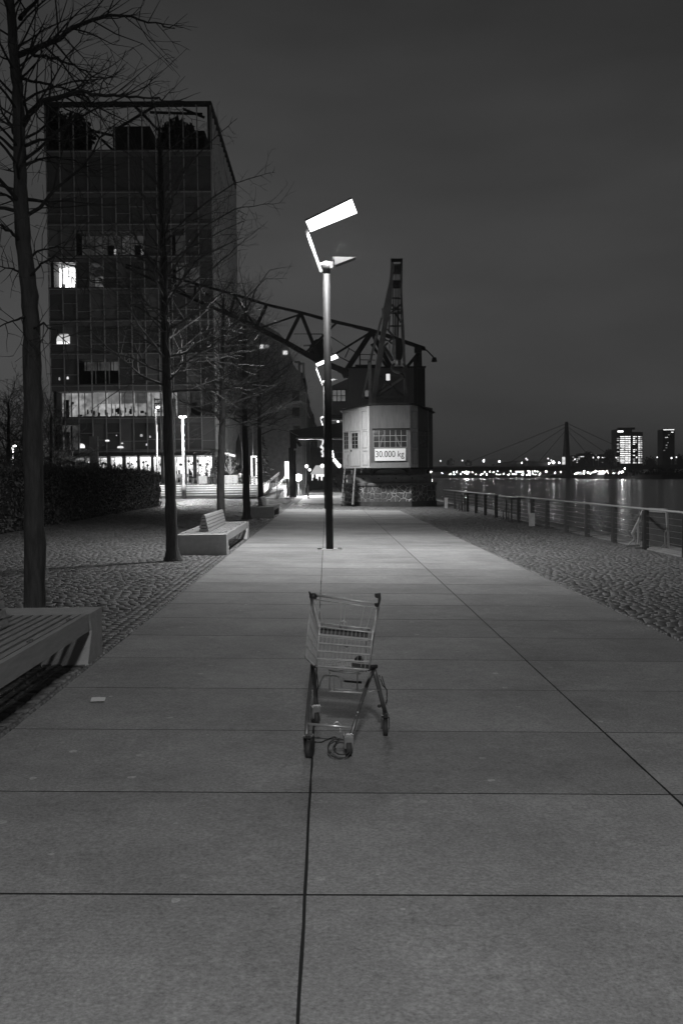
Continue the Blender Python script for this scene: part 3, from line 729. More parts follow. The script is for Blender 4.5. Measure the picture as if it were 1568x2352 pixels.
# ------------------------------------------------------------------ railing along the quay
zr = crop(1180, 1150, .47194)
RX0, RX1 = G(1484, 1263), G(1016, 1163)             # foot of the nearest whole post and of the farthest
def rail_x(y): return RX0.x+(RX1.x-RX0.x)*(y-RX0.y)/(RX1.y-RX0.y)
rl = thing('quay_railing', (RX0.x, RX0.y, gz(RX0.x)), 'long steel railing with wires and round handrail along the quay', 'railing')
RH = 1.02
def rz(x): return gz(x)
posts_px = [1484, 1411, 1349, 1301, 1257, 1222, 1191, 1139, 1114, 1093, 1073, 1044, 1022]
PY = []
for px in posts_px:
    y = 30.0
    for _ in range(30): y = FPX*1.0/((px-750)/ (rail_x(y)))
    PY.append(y)
step = PY[0]-PY[1]
PY = [PY[0]+step*3.0, ] and [PY[0]-2.6*3, PY[0]-2.6*2, PY[0]-2.6]+PY
M_rail = mat('rail_post_steel', .1, .5, .3, var=.3, scale=5)
for y in PY:
    x = rail_x(y); z = rz(x); m = MB()
    for s_ in (-1, 1): m.bx(x-.065, x+.065, y+s_*.055-.014, y+s_*.055+.014, z-.05, z+RH-.05)
    m.prism([(x-.04, y-.067, z+RH-.15), (x-.04, y+.067, z+RH-.15), (x-.04, y+.067, z+RH-.03), (x-.04, y-.067, z+RH-.03)], (.08, 0, 0))
    m.prism([(x-.05, y-.012, z+RH-.02), (x+.03, y-.012, z+RH-.02), (x-.05, y-.012, z+RH-.30)], (0, .024, 0))
    m.build('post', M_rail, rl)
m = MB()
gap0, gap1 = PY[10], PY[9]
def rail_run(ya, yb, dz=0.0, dx=0):
    n = max(2, int(abs(yb-ya)/2.6)); pts = [Vector((rail_x(ya+(yb-ya)*k/n)-.03+dx, ya+(yb-ya)*k/n, rz(rail_x(ya+(yb-ya)*k/n))+RH+dz)) for k in range(n+1)]
    m.tube(pts, .028, 10)
rail_run(PY[0], gap1+.2); rail_run(gap1+.35, gap0-.3, -.05, .1); rail_run(gap0-.2, PY[-1]+.8)
for y in PY: 
    x = rail_x(y)-.03; m.tube([(x, y+.35, rz(x)+RH), (x, y+.40, rz(x)+RH)], .034, 10)
m.build('handrail', mat('polished_handrail', .6, .36, .6, var=.08, scale=12), rl, True)
m = MB()
for k in range(6):
    z = .12+.145*k
    m.tube([(rail_x(PY[0]), PY[0], rz(rail_x(PY[0]))+z), (rail_x(PY[-1]), PY[-1], rz(rail_x(PY[-1]))+z)], .0035, 4)
m.build('wire_infill', M_steel, rl)
m = MB(); m.bx(7.95, QX+.3, -20, 62, gz(QX)-.03, gz(QX)+.045)
tag(m.build('quay_coping', mat('coping_stone', .24, .8, var=.35, scale=3, bump=.4, bscale=10)), kind='structure')
# ladder guard frames at the quay edge
def ladder_frame(y, label, mt_):
    x = rail_x(y); z = rz(x); t = thing('ladder_guard', (x, y, z), label, 'ladder guard', 'ladder guards at the quay edge')
    for s_ in (0, 1.15):
        m = MB(); yy = y+s_
        m.bar((x-.10, yy, z+.02), (x-.10, yy, z+.92), .055, .055); m.bar((x-.10, yy, z+.92), (x+.45, yy, z+.92), .05, .05)
        m.bar((x-.10, yy, z+.5), (x-.22, yy, z+.42), .03); m.bar((x-.22, yy, z+.42), (x-.22, yy, z+.02), .03); m.bar((x-.42, yy, z+.02), (x-.22, yy, z+.2), .025)
        m.build('side_frame', mt_, t)
    m = MB(); m.bar((x-.10, y, z+.90), (x-.10, y+1.15, z+.90), .03, .09); m.build('top_bar', mt_, t)
    m = MB(); m.bx(x-.46, x+.1, y-.05, y+1.2, z-.01, z+.035); m.build('foot_plate', M_rail, t)
    return t
zz = crop(1640, 1360, .17857)
M_ladpale = mat('pale_ladder_steel', .5, .5, .3, var=.25, scale=6)
lt_ = thing('ladder_guard', (RX0.x+.3, RX0.y, gz(RX0.x)), 'nearest pale ladder guard frame behind the closest railing post', 'ladder guard', 'ladder guards at the quay edge')
def lP(x, y, Y): return P(*zz(x, y), Y)
YL = RX0.y+.3
m = MB(); m.bar(lP(1030, 412, YL), lP(1305, 428, YL-.2), .03, .1); m.bar(lP(1305, 400, YL-.2), lP(1335, 1065, YL-.2), .05, .05)
m.bar(lP(1320, 715, YL-.2), lP(1278, 768, YL-.2), .03); m.bar(lP(1278, 768, YL-.2), lP(1285, 1040, YL-.2), .03); m.bar(lP(1285, 930, YL-.2), lP(1175, 1060, YL-.2), .022)
m.build('side_frame', M_ladpale, lt_)
m = MB(); m.bar(lP(945, 400, YL+.9), lP(870, 590, YL+.9), .06, .06); m.bar(lP(870, 590, YL+.9), lP(765, 790, YL+.9), .06, .06); m.bar(lP(765, 790, YL+.9), lP(800, 860, YL+.9), .05)
m.bar(lP(805, 700, YL+.9), lP(815, 965, YL+.9), .03); m.bar(lP(855, 620, YL+1), lP(858, 950, YL+1), .04); m.bar(lP(800, 870, YL+.9), lP(705, 965, YL+.9), .03); m.bar(lP(870, 970, YL+.9), lP(950, 895, YL+.9), .028)
m.build('side_frame', M_ladpale, lt_)
m = MB()
for (a, b_) in (((660, 985), (880, 975)), ((800, 1020), (960, 1012)), ((1120, 1085), (1345, 1072))): m.bar(lP(*a, YL), lP(*b_, YL), .06, .05)
m.build('foot_plate', M_steel, lt_)
m = MB(); m.prism([lP(1035, 470, YL+.25), lP(1300, 480, YL+.2), lP(1290, 1050, YL+.2), lP(1035, 1030, YL+.25)], (0, .006, 0))
m.build('mesh_gate', mat('gate_mesh', .16, .6, .2), lt_)
ladder_frame(PY[9]+.9, 'dark ladder guard frame in the gap of the railing', M_rail)
ladder_frame(PY[13]+.3, 'farthest dark ladder guard frame near the stone base of the crane', M_rail)
bp_ = P(*zr(666, 640), 36.3); m = MB(); m.bx(bp_.x-.10, bp_.x+.10, bp_.y-.06, bp_.y+.06, gz(bp_.x), gz(bp_.x)+.48); m.bx(bp_.x-.12, bp_.x-.06, bp_.y-.03, bp_.y+.03, gz(bp_.x)+.48, gz(bp_.x)+.85)
tag(m.build('service_post', mat('pale_box_paint', .6, .6)), 'small pale service post standing at the railing', 'post')
bp_ = P(*zr(157, 565), 56.5); m = MB(); m.bx(bp_.x-.08, bp_.x+.08, bp_.y-.06, bp_.y+.06, gz(bp_.x), gz(bp_.x)+.55); m.bx(bp_.x-.1, bp_.x+.1, bp_.y-.08, bp_.y+.08, gz(bp_.x)+.55, gz(bp_.x)+.6)
tag(m.build('service_post', MATS['pale_box_paint']), 'tiny pale service post between railing and crane base', 'post')
# bare shrubs on the bank just outside the railing
for (px, py, yy, sd) in ((1335, 1190, 29.5, 1), (1290, 1200, 32.5, 2)):
    b0 = P(px, py, yy); b0 = Vector((QX+.9, yy, gz(QX)-.5)); rnd = random.Random(70+sd); m = MB()
    for k in range(9):
        grow(m, b0+Vector((rnd.gauss(0, .1), rnd.gauss(0, .3), 0)), Vector((rnd.gauss(-.3, .5), rnd.gauss(0, .5), 1)), rnd.uniform(.8, 1.5), .012, 1, rnd, .5, .005)
    tag(m.build('bare_shrub', M_twig), 'scraggly bare shrub behind the railing wires, %s' % ('with branches reaching above the handrail' if sd == 1 else 'low and a little farther along'), 'shrub')

# ------------------------------------------------------------------ old harbour crane with the 30.000 kg sign
z5 = crop(880, 1000, .267857)
def kP(x, y, Y): return P(*z5(x, y), Y)
CX, CY = P(893, 1160, 61.2).x, 61.2
crane = thing('harbour_crane', (CX, CY, gz(CX)), 'old harbour slewing crane with pale cabin and lattice jib on a stone base', 'crane')
gC = gz(CX)-.06
ms = bpy.data.materials.new('rubble_stone'); ms.use_nodes = True; nt = ms.node_tree; b = nt.nodes['Principled BSDF']; b.inputs['Roughness'].default_value = .85
tc = N(nt, 'ShaderNodeTexCoord'); vo = N(nt, 'ShaderNodeTexVoronoi', feature='DISTANCE_TO_EDGE'); vo.inputs['Scale'].default_value = 3.1; vo.inputs['Randomness'].default_value = .75
nz = N(nt, 'ShaderNodeTexNoise'); nz.inputs['Scale'].default_value = 5; nt.links.new(tc.outputs['Object'], nz.inputs['Vector'])
va = N(nt, 'ShaderNodeVectorMath', operation='MULTIPLY_ADD'); va.inputs[1].default_value = (.12,)*3; nt.links.new(nz.outputs[1], va.inputs[0]); nt.links.new(tc.outputs['Object'], va.inputs[2])
nt.links.new(va.outputs[0], vo.inputs['Vector'])
def mrange(src, a, b_, c, d):
    n = N(nt, 'ShaderNodeMapRange'); nt.links.new(src, n.inputs[0])
    for i, v in enumerate((a, b_, c, d)): n.inputs[1+i].default_value = v
    return n.outputs[0]
edge = mrange(vo.outputs['Distance'], .02, .075, 1, 0)
n3 = N(nt, 'ShaderNodeTexNoise'); n3.inputs['Scale'].default_value = .9; n3.inputs['Detail'].default_value = 4; nt.links.new(tc.outputs['Object'], n3.inputs['Vector'])
mort = mrange(n3.outputs[0], .35, .65, .22, .75)
st = mrange(nz.outputs[0], .3, .7, .09, .19)
mx = N(nt, 'ShaderNodeMix', data_type='FLOAT'); nt.links.new(edge, mx.inputs['Factor']); nt.links.new(st, mx.inputs[2]); nt.links.new(mort, mx.inputs[3]); nt.links.new(mx.outputs[0], b.inputs['Base Color'])
bp = N(nt, 'ShaderNodeBump'); bp.inputs['Strength'].default_value = .8; bp.inputs['Distance'].default_value = .05
nt.links.new(mrange(vo.outputs['Distance'], 0, .12, 0, 1), bp.inputs['Height']); nt.links.new(bp.outputs[0], b.inputs['Normal'])
RB = 3.02; A0 = math.pi/8
zt5 = kP(800, 1335, 58.6).z
m = MB(); m.lathe((CX, CY, gC), [(RB+.02, 0), (RB+.02, .36)], 8, A0); pl = m.build('plinth', mat('plinth_stone', .09, .85, var=.4, scale=3, bump=.4, bscale=8), crane)
m = MB(); m.lathe((CX, CY, gC+.362), [(RB-.02, 0), (RB-.02, zt5-gC-.362-.16)], 8, A0); m.build('stone_base', ms, crane)
m = MB(); m.lathe((CX, CY, zt5-.158), [(RB+.05, 0), (RB+.05, .13), (RB-.02, .158)], 8, A0); m.build('coping', mat('coping_concrete', .2, .85, var=.6, scale=2.2, bump=.3), crane)
M_cs = mat('crane_grey_steel', .28, .55, .15, var=.25, scale=3, bump=.08, bscale=50)
M_cl = mat('crane_pale_boards', .72, .6, var=.32, scale=3, stretch=(6, 6, .6), bump=.15, bscale=40)
M_cf = mat('crane_front_plate', .12, .6, .05, var=.32, scale=2.5, stretch=(4, 4, .5), bump=.15, bscale=20)
zdr = kP(800, 1245, 58.8).z; zcb = kP(800, 1176, 57.6).z
m = MB(); m.lathe((CX, CY, zt5+.002), [(2.62, 0), (2.62, zdr-zt5-.06), (2.55, zdr-zt5)], 40)
dr = m.build('turntable_ring', M_cs, crane)
m = MB()
for k in range(16):
    a = 2*math.pi*k/16+.1; m.cyl((CX+2.6*math.cos(a), CY+2.6*math.sin(a), zt5+.26), (CX+2.632*math.cos(a), CY+2.632*math.sin(a), zt5+.26), .045, 8)
m.build('ring_hole', M_darker, dr)
m = MB(); m.lathe((CX, CY, zdr+.002), [(2.3, 0), (2.3, zcb-zdr-.01)], 40); m.build('slewing_drum', M_cs, crane)
# bracket arches under the cab
for (xa, xb) in ((500, 600), (632, 1004)):
    m = MB(); pts = []
    for k in range(9):
        t = k/8; pts.append(kP(xa+(xb-xa)*t, 1182+ (62*abs(2*t-1)**3 if True else 0), 57.9))
    pts += [kP(xb, 1178, 57.9), kP(xa, 1178, 57.9)]
    m.prism(pts, (0, .08, 0)); m.build('bracket_arch', M_darker, crane)
for xx in (612, 1008):
    m = MB(); m.bar(kP(xx, 1178, 57.8), kP(xx, 1255, 58.2), .12, .12); m.build('bracket', M_darker, crane)
# cab: plan corners
cA, cB, cC, cD, cE = [P(z5(x, 900)[0], 1040, Y) for x, Y in ((313, 60.3), (592, 57.6), (1022, 57.5), (1102, 58.2), (1256, 60.4))]
cF, cGp = Vector((cE.x-.3, 64.4, 0)), Vector((cA.x+.3, 64.4, 0))
plan = [cA, cB, cC, cD, cE, cF, cGp]; zc0 = zcb; zc1 = kP(800, 520, 57.55).z
def wallf(a, b_, name, mt_, za=None, zb=None):
    a, b_ = Vector((a.x, a.y, 0)), Vector((b_.x, b_.y, 0)); d = (b_-a).normalized(); nrm = Vector((d.y, -d.x, 0))
    za = zc0 if za is None else za; zb = zc1 if zb is None else zb
    mm = MB(); mm.hexa([Vector((p.x, p.y, za)) for p in (a+d*.002, b_-d*.002)]+[Vector((p.x, p.y, za)) for p in (b_-d*.002-nrm*.08, a+d*.002-nrm*.08)]+
                       [Vector((p.x, p.y, zb)) for p in (a+d*.002, b_-d*.002)]+[Vector((p.x, p.y, zb)) for p in (b_-d*.002-nrm*.08, a+d*.002-nrm*.08)])
    w_ = mm.build(name, mt_, crane)
    def Q(u, z, off=0.0): p = a.lerp(b_, u)+nrm*off; return Vector((p.x, p.y, z))
    return w_, Q
def facet_uv(Q, xa, xb, x, y, Y, off=0.0):
    """a crop pixel on a facet running from crop x xa (u=0) to xb (u=1)"""
    u = (x-xa)/(xb-xa); p0 = Q(u, 0, 0); z = kP(x, y, p0.y).z; return u, z
def fbox(mm, Q, u0, u1, z0, z1, o0, o1):
    mm.hexa([Q(u0, z0, o1), Q(u1, z0, o1), Q(u1, z0, o0), Q(u0, z0, o0), Q(u0, z1, o1), Q(u1, z1, o1), Q(u1, z1, o0), Q(u0, z1, o0)])
M_glass = glass('crane_window_glass', .03, .08)
def fwindow(parent, Q, xa, xb, x0, x1, y0, y1, nx, ny, fr, name='window', mt_=None, bw=.022):
    u0, z1 = facet_uv(Q, xa, xb, x0, y0, 0); u1, z0 = facet_uv(Q, xa, xb, x1, y1, 0)
    zA = facet_uv(Q, xa, xb, x0, y1, 0)[1]; z0 = (z0+zA)/2
    mm = MB(); fbox(mm, Q, u0, u1, z0, z1, .003, .008); wn_ = mm.build(name, mt_ or M_glass, parent)
    L = (Q(u1, 0)-Q(u0, 0)).length; du = (u1-u0)/L*bw; mm = MB()
    for i in range(nx+1): fbox(mm, Q, u0+(u1-u0)*i/nx-du/2, u0+(u1-u0)*i/nx+du/2, z0-.01, z1+.01, .009, .03)
    for j in range(ny+1):
        for i in range(nx): fbox(mm, Q, u0+(u1-u0)*i/nx+du/2, u0+(u1-u0)*(i+1)/nx-du/2, z0+(z1-z0)*j/ny-bw/2, z0+(z1-z0)*j/ny+bw/2, .009, .027)
    mm.build('glazing_bars', fr, wn_); return wn_
def fpanel(mm, Q, xa, xb, x0, x1, y0, y1, w=.03):
    u0, z1 = facet_uv(Q, xa, xb, x0, y0, 0); u1, z0 = facet_uv(Q, xa, xb, x1, y1, 0); L = (Q(1, 0)-Q(0, 0)).length; du = w/L
    fbox(mm, Q, u0, u0+du, z0, z1, .001, .02); fbox(mm, Q, u1-du, u1, z0, z1, .001, .02); fbox(mm, Q, u0+du, u1-du, z0, z0+w, .001, .018); fbox(mm, Q, u0+du, u1-du, z1-w, z1, .001, .018)
wl, QL = wallf(cA, cB, 'cabin_side', M_cl)
m = MB()
for (x0, x1, y0, y1) in ((400, 487, 575, 792), (520, 570, 585, 780), (525, 575, 795, 970), (525, 575, 1000, 1150), (330, 382, 600, 800), (330, 382, 1010, 1160)): fpanel(m, QL, 313, 592, x0, x1, y0, y1)
fpanel(m, QL, 313, 592, 393, 500, 796, 1165, .05)
m.build('wall_mouldings', mat('crane_pale_trim', .4, .6), wl)
m = MB(); u0, z1 = facet_uv(QL, 313, 592, 403, 806, 0); u1, z0 = facet_uv(QL, 313, 592, 498, 1166, 0); fbox(m, QL, u0, u1, z0, z1, .001, .012)
dd = m.build('door', M_cl, crane)
fwindow(dd, lambda u, z, off=0: QL(u, z, off+.012), 313, 592, 416, 480, 816, 974, 2, 4, MATS['crane_pale_trim'])
m = MB(); u0, z0 = facet_uv(QL, 313, 592, 408, 1000, 0); fbox(m, QL, u0-.008, u0+.012, z0-.06, z0+.06, .012, .05); m.build('handle', M_darker, dd)
fwindow(wl, QL, 313, 592, 330, 378, 808, 980, 2, 4, MATS['crane_pale_trim'])
wf, QF = wallf(cB, cC, 'cabin_front', M_cf)
m = MB(); u0, z1 = facet_uv(QF, 592, 1022, 622, 522, 0); u1, z0 = facet_uv(QF, 592, 1022, 1022, 762, 0); fbox(m, QF, u0, .995, z0, z1-.02, .002, .10); m.build('upper_panel', M_cf, wf)
m = MB(); fbox(m, QF, u0, .995, z0-.09, z0-.002, .002, .05); m.build('window_lintel', M_darker, wf)
fwindow(wf, QF, 592, 1022, 636, 984, 782, 964, 6, 3, mat('grey_window_bars', .32, .5), bw=.03)
m = MB()
for (xa_, ya_, xb_, yb_) in ((740, 830, 700, 960), (862, 830, 918, 960)):
    ua, za = facet_uv(QF, 592, 1022, xa_, ya_, 0); ub, zb = facet_uv(QF, 592, 1022, xb_, yb_, 0); m.bar(QF(ua, za, .012), QF(ub, zb, .012), .09, .006, (0, 1, 0))
m.build('window_brace', mat('grey_brace', .12, .6), wf)
m = MB()                                             # sloped apron below
za = facet_uv(QF, 592, 1022, 800, 1125, 0)[1]; m.add([QF(.0, zc0-.02, .16), QF(1, zc0-.02, .16), QF(.96, za, .006), QF(.04, za, .006), QF(0, zc0-.02, 0), QF(1, zc0-.02, 0)], [(0, 1, 2, 3), (0, 3, 4), (1, 5, 2), (0, 4, 5, 1), (3, 2, 5, 4)])
m.build('apron', M_cf, wf)
u0, z1 = facet_uv(QF, 592, 1022, 647, 978, 0); u1, z0 = facet_uv(QF, 592, 1022, 971, 1105, 0); zA = facet_uv(QF, 592, 1022, 647, 1107, 0)[1]
m = MB(); fbox(m, QF, u0, u1, zA, z1, .05, .075); sign = m.build('load_sign', mat('white_sign_board', .9, .5, var=.04), crane); sign['label'] = 'white sign reading 30.000 kg in black'
cu = bpy.data.curves.new('sign_text', 'FONT'); cu.body = '30.000 kg'; cu.size = 1.0; cu.extrude = .004
to = bpy.data.objects.new('sign_text', cu); COL.objects.link(to); dg = bpy.context.evaluated_depsgraph_get(); dg.update()
tm = bpy.data.meshes.new_from_object(to.evaluated_get(dg)); bpy.data.objects.remove(to)
xs = [v.co.x for v in tm.vertices]; yv = [v.co.y for v in tm.vertices]; tx0, tx1, ty0, ty1 = min(xs), max(xs), min(yv), max(yv)
W_ = (QF(u1, 0)-QF(u0, 0)).length; Hs = z1-zA; ro = root_loc(sign)
for v in tm.vertices:
    u = (v.co.x-tx0)/(tx1-tx0); h_ = (v.co.y-ty0)/(ty1-ty0); p = QF(u0+(u1-u0)*(.03+.92*u), zA+Hs*(.14+.67*h_), .079+(.003 if v.co.z > 0 else 0))
    v.co = p-ro
tm.materials.append(mat('black_letters', .012, .6, var=.05)); lo = bpy.data.objects.new('lettering', tm); COL.objects.link(lo); lo.parent = sign
wr, QR = wallf(cC, cD, 'cabin_corner', M_cl)
m = MB()
for (y0, y1) in ((580, 770), (800, 965), (990, 1140)): fpanel(m, QR, 1022, 1102, 1040, 1092, y0, y1, .025)
m.build('wall_mouldings', MATS['crane_pale_trim'], wr)
ws, QS = wallf(cD, cE, 'cabin_side', M_cf)
fwindow(ws, QS, 1102, 1256, 1114, 1195, 790, 962, 3, 4, mat('dark_window_bars', .06, .6))
m = MB()
uu = (1203-1102)/(1256-1102); fbox(m, QS, uu-.012, uu+.012, zc0, zc1-.1, .002, .04); m.build('corner_strip', MATS['crane_pale_trim'], ws)
for a, b_ in ((cE, cF), (cF, cGp), (cGp, cA)): wallf(a, b_, 'cabin_rear', M_cf)
cen = sum((Vector((p.x, p.y, 0)) for p in plan), Vector())/len(plan)
m = MB(); rim = []
for p in plan:
    d = (Vector((p.x, p.y, 0))-cen); rim.append(Vector((p.x, p.y, 0))+d.normalized()*.16)
zr0 = [zc1 if i in (1, 2) else zc1-.0 for i in range(7)]
lowz = {0: -.12, 3: -.03, 4: -.30, 5: -.3, 6: -.2, 1: .03, 2: .03}
n = 7; bot = [Vector((p.x, p.y, zc1+lowz[i]+.0)) for i, p in enumerate(rim)]; tp = [p+Vector((0, 0, .06)) for p in bot]; apx = Vector((cen.x, cen.y, zc1+.28))
m.add(bot+tp+[apx, Vector((cen.x, cen.y, zc1-.05))], [(i, (i+1) % n, n+(i+1) % n, n+i) for i in range(n)]+[(n+i, n+(i+1) % n, 2*n) for i in range(n)]+[((i+1) % n, i, 2*n+1) for i in range(n)])
m.build('roof', M_darker, crane)
m = MB(); m.add([Vector((p.x, p.y, zc0-.10)) for p in plan]+[Vector((p.x, p.y, zc0-.004)) for p in plan], [tuple(reversed(range(7))), tuple(range(7, 14))]+[(i, (i+1) % 7, 7+(i+1) % 7, 7+i) for i in range(7)])
m.build('cabin_floor', M_darker, crane)
# stair to the door
st_ = MB(); sB0, sB1 = kP(300, 1565, 58.2), kP(415, 1575, 57.4); sT0, sT1 = kP(335, 1180, 60.0), kP(445, 1182, 58.6)
for a, b_ in ((sB0, sT0), (sB1, sT1)): st_.bar(a, b_, .07, .22)
sto = st_.build('stair', mat('stair_board', .2, .6, var=.3, scale=4), crane)
for k in range(8):
    m = MB(); t = (k+.6)/8; a, b_ = sB0.lerp(sT0, t), sB1.lerp(sT1, t); m.bar(a, b_, .24, .03); m.build('tread', M_dark, sto)
m = MB(); m.tube([kP(325, 1280, 58.2), kP(345, 1120, 59), kP(378, 1010, 60)], .018, 6); m.tube([kP(425, 1570, 57.4), kP(437, 1300, 57.6)], .04, 6); m.build('stair_rail', M_steel, sto)
# jib: two tapering box girders seen end-on, tied with bracing, sheaves and ropes
zt_ = crop(1020, 700, .19558)
def jP(x, y, Y): return P(*zt_(x, y), Y)
def jY(y): return 52.5+(y-140)/(2240-140)*(58.3-52.5)
M_jib = mat('jib_steel', .14, .5, .25, var=.3, scale=2)
def girder(pts, name, w_depth=.35):
    mm = MB()
    for i in range(len(pts)-1):
        (xa, xb, y), (xa2, xb2, y2) = pts[i], pts[i+1]
        A_, B_, C_, D_ = jP(xa2, y2, jY(y2)), jP(xb2, y2, jY(y2)), jP(xb, y, jY(y)), jP(xa, y, jY(y)); dv = Vector((0, w_depth, .1))
        mm.hexa([A_, B_, B_+dv, A_+dv, D_, C_, C_+dv, D_+dv])
    return mm.build(name, M_jib, crane)
girder([(404, 440, 140), (402, 440, 280), (386, 425, 480), (345, 425, 640), (300, 410, 850), (300, 385, 960), (285, 350, 1100), (245, 320, 1320), (200, 280, 1600), (165, 230, 1850), (120, 185, 2240)], 'jib_girder')
girder([(545, 572, 140), (545, 568, 380), (540, 566, 620), (542, 580, 900), (550, 592, 1100), (560, 604, 1350), (575, 612, 1600), (590, 612, 1850), (600, 665, 2240)], 'jib_girder')
m = MB()
m.hexa([jP(412, 190, 52.4), jP(570, 190, 52.4), jP(570, 190, 52.9), jP(412, 190, 52.9), jP(412, 138, 52.4), jP(572, 138, 52.4), jP(572, 138, 52.9), jP(412, 138, 52.9)])
m.build('jib_head', M_darker, crane)
m = MB()
for x in (455, 480, 505, 530): m.cyl(jP(x-8, 290, 52.8), jP(x+8, 290, 52.8), .28, 16)
m.cyl(jP(430, 510, 53.4), jP(535, 510, 53.4), .22, 14); m.build('sheave', M_darker, crane)
m = MB()
for y in (540, 710, 870, 925): m = MB(); m.bar(jP(420 if y < 800 else 390, y, jY(y)), jP(545, y, jY(y)), .07, .09); m.build('jib_brace', M_jib, crane)
for (x, y, x2, y2) in ((410, 800, 545, 930), (545, 800, 395, 930), (385, 960, 375, 1160), (470, 930, 550, 1060), (350, 1150, 430, 1250), (455, 1250, 310, 1400), (310, 1300, 440, 1370), (360, 1110, 550, 1110)):
    m = MB(); m.bar(jP(x, y, jY(y)), jP(x2, y2, jY(y2)), .08, .08); m.build('jib_brace', M_jib, crane)
for (x, y, x2, y2, w_) in ((590, 1845, 210, 2110, .14), (350, 1930, 180, 2090, .09), (240, 1830, 580, 2110, .12), (240, 1815, 590, 1820, .07), (175, 2130, 600, 2135, .16), (240, 2165, 570, 2165, .06), (300, 1410, 430, 1600, .16)):
    m = MB(); m.bar(jP(x, y, jY(y)+.3), jP(x2, y2, jY(y2)+.3), w_, w_); m.build('jib_brace', M_jib, crane)
m = MB()
for (x, y, x2, y2, w_, dy) in ((285, 860, 290, 1000, .10, .3), (270, 990, 100, 1640, .09, .5), (180, 1250, 0, 2140, .07, .8), (90, 1620, 105, 2240, .16, .2), (118, 1650, 128, 2000, .04, .6), (70, 1850, 0, 2120, .08, .9), (380, 1330, 385, 1480, .05, .3)):
    m.bar(jP(x, y, jY(y)+dy), jP(x2, y2, jY(y2)+dy), w_, w_)
m.build('jib_tie', M_cs, crane)
m = MB()
for x in (440, 462, 478, 497, 515, 532): m.tube([jP(x, 330, 52.6), jP(470+(x-478)*.7, 1300, 52.6)], .017, 4)
for x in (436, 476, 512): m.tube([jP(x, 545, 53.5), jP(x-8, 1240, 55.4)], .016, 4)
m.build('hoist_rope', M_dark, crane)
m = MB(); Yh = 52.6
m.prism([jP(445, 1275, Yh), jP(470, 1300, Yh), jP(470, 1390, Yh), jP(448, 1400, Yh), jP(425, 1390, Yh), jP(430, 1310, Yh)], (0, .25, 0))
m.prism([jP(425, 1395, Yh), jP(455, 1398, Yh), jP(470, 1500, Yh), jP(470, 1560, Yh), jP(452, 1605, Yh), (jP(415, 1500, Yh))], (0, .25, 0))
hb = m.build('hook_block', mat('pale_hook_cheek', .5, .4, .2, var=.3), crane)
m = MB(); m.prism([jP(474, 1290, Yh), jP(555, 1290, Yh), jP(575, 1420, Yh), (jP(565, 1560, Yh)), jP(545, 1600, Yh), jP(480, 1590, Yh), jP(474, 1500, Yh)], (0, .35, 0)); m.build('block_body', M_darker, hb)
m = MB(); m.cyl(jP(515, 1590, Yh+.15), jP(515, 1680, Yh+.15), .12, 10)
for s_ in (-1, 1):
    pts = [jP(515+s_*95*math.sin(math.pi*k/10)*(1 if k < 6 else 1), 1700+60*math.cos(math.pi*k/10), Yh+.15) for k in range(0, 9)]
    m.tube(pts, [.15-.012*k for k in range(9)], 8)
m.build('hook', mat('hook_steel', .2, .3, .7), hb)
m = MB(); m.tube([jP(525, 1740, Yh+.15), jP(535, 1780, Yh+.1), jP(575, 1810, Yh+.2), jP(590, 1850, Yh+.6)], .05, 6); m.build('chain', M_darker, hb)
m = MB(); m.tube([jP(360, 1800, 55.0), jP(362, 1890, 55.0)], .11, 10); ln = m.build('work_lamp', emit('crane_work_lamp', .75), crane)
m = MB(); m.tube([jP(360, 1798, 55.0), jP(360, 1780, 55.0)], .13, 10); m.build('lamp_cap', M_dark, ln)

# ------------------------------------------------------------------ portal crane behind
M_p2 = mat('portal_dark_steel', .018, .6, .15, var=.3, scale=1.5)
M_p3 = mat('portal_house_plate', .12, .65, .05, var=.2, scale=2, stretch=(4, 4, .5))
PY2 = 82.0
pc = thing('portal_crane', P(672, 1144, PY2), 'dark portal crane with long lattice jib behind the pale cabin crane', 'crane')
z2 = crop(700, 980, .19133)
def aP(x, y, Y=PY2): return P(*z2(x, y), Y)
for (x0, x1, ya, yb, dy) in ((595, 662, 1460, 2205, 0), (668, 690, 1500, 2180, 1.0)):
    m = MB(); a, b_ = aP(x0, yb, PY2+dy), aP(x1, ya, PY2+dy); m.bx(a.x, b_.x, PY2+dy-.3, PY2+dy+.3, gz(a.x), b_.z); m.build('portal_leg', M_p2, pc)
m = MB(); m.hexa([aP(605, 1470, PY2-.2), aP(700, 1470, PY2-.2), aP(700, 1470, PY2+.6), aP(605, 1470, PY2+.6), aP(598, 1200, PY2-.2), aP(690, 1195, PY2-.2), aP(690, 1195, PY2+.6), aP(598, 1200, PY2+.6)])
for (x, y, x2, y2) in ((690, 1335, 760, 1440), (640, 1470, 690, 1330)): m.bar(aP(x, y), aP(x2, y2), .25, .25)
m.build('portal_knee', M_p2, pc)
m = MB(); dp = Vector((0, 1.2, 0)); fr = [aP(600, 1203), aP(1110, 1132), aP(1500, 1060), aP(2200, 1060), aP(2200, 1330), aP(1370, 1330), aP(680, 1330), aP(640, 1400)]
m.prism(list(reversed(fr)), dp); m.build('portal_beam', M_p2, pc)
m = MB(); a = P(975, 1050, PY2); m.bx(a.x-.4, a.x+.4, PY2-.3, PY2+.3, gz(a.x), aP(2200, 1330).z-.003); m.build('portal_leg', M_p2, pc)
m = MB(); m.bar(aP(690, 1322, PY2-.3), aP(1370, 1322, PY2-.3), .12, .12); m.bar(aP(700, 1358, PY2-.3), aP(860, 1352, PY2-.3), .08, .08); m.build('walkway', mat('walkway_edge', .25, .5, .3), pc)
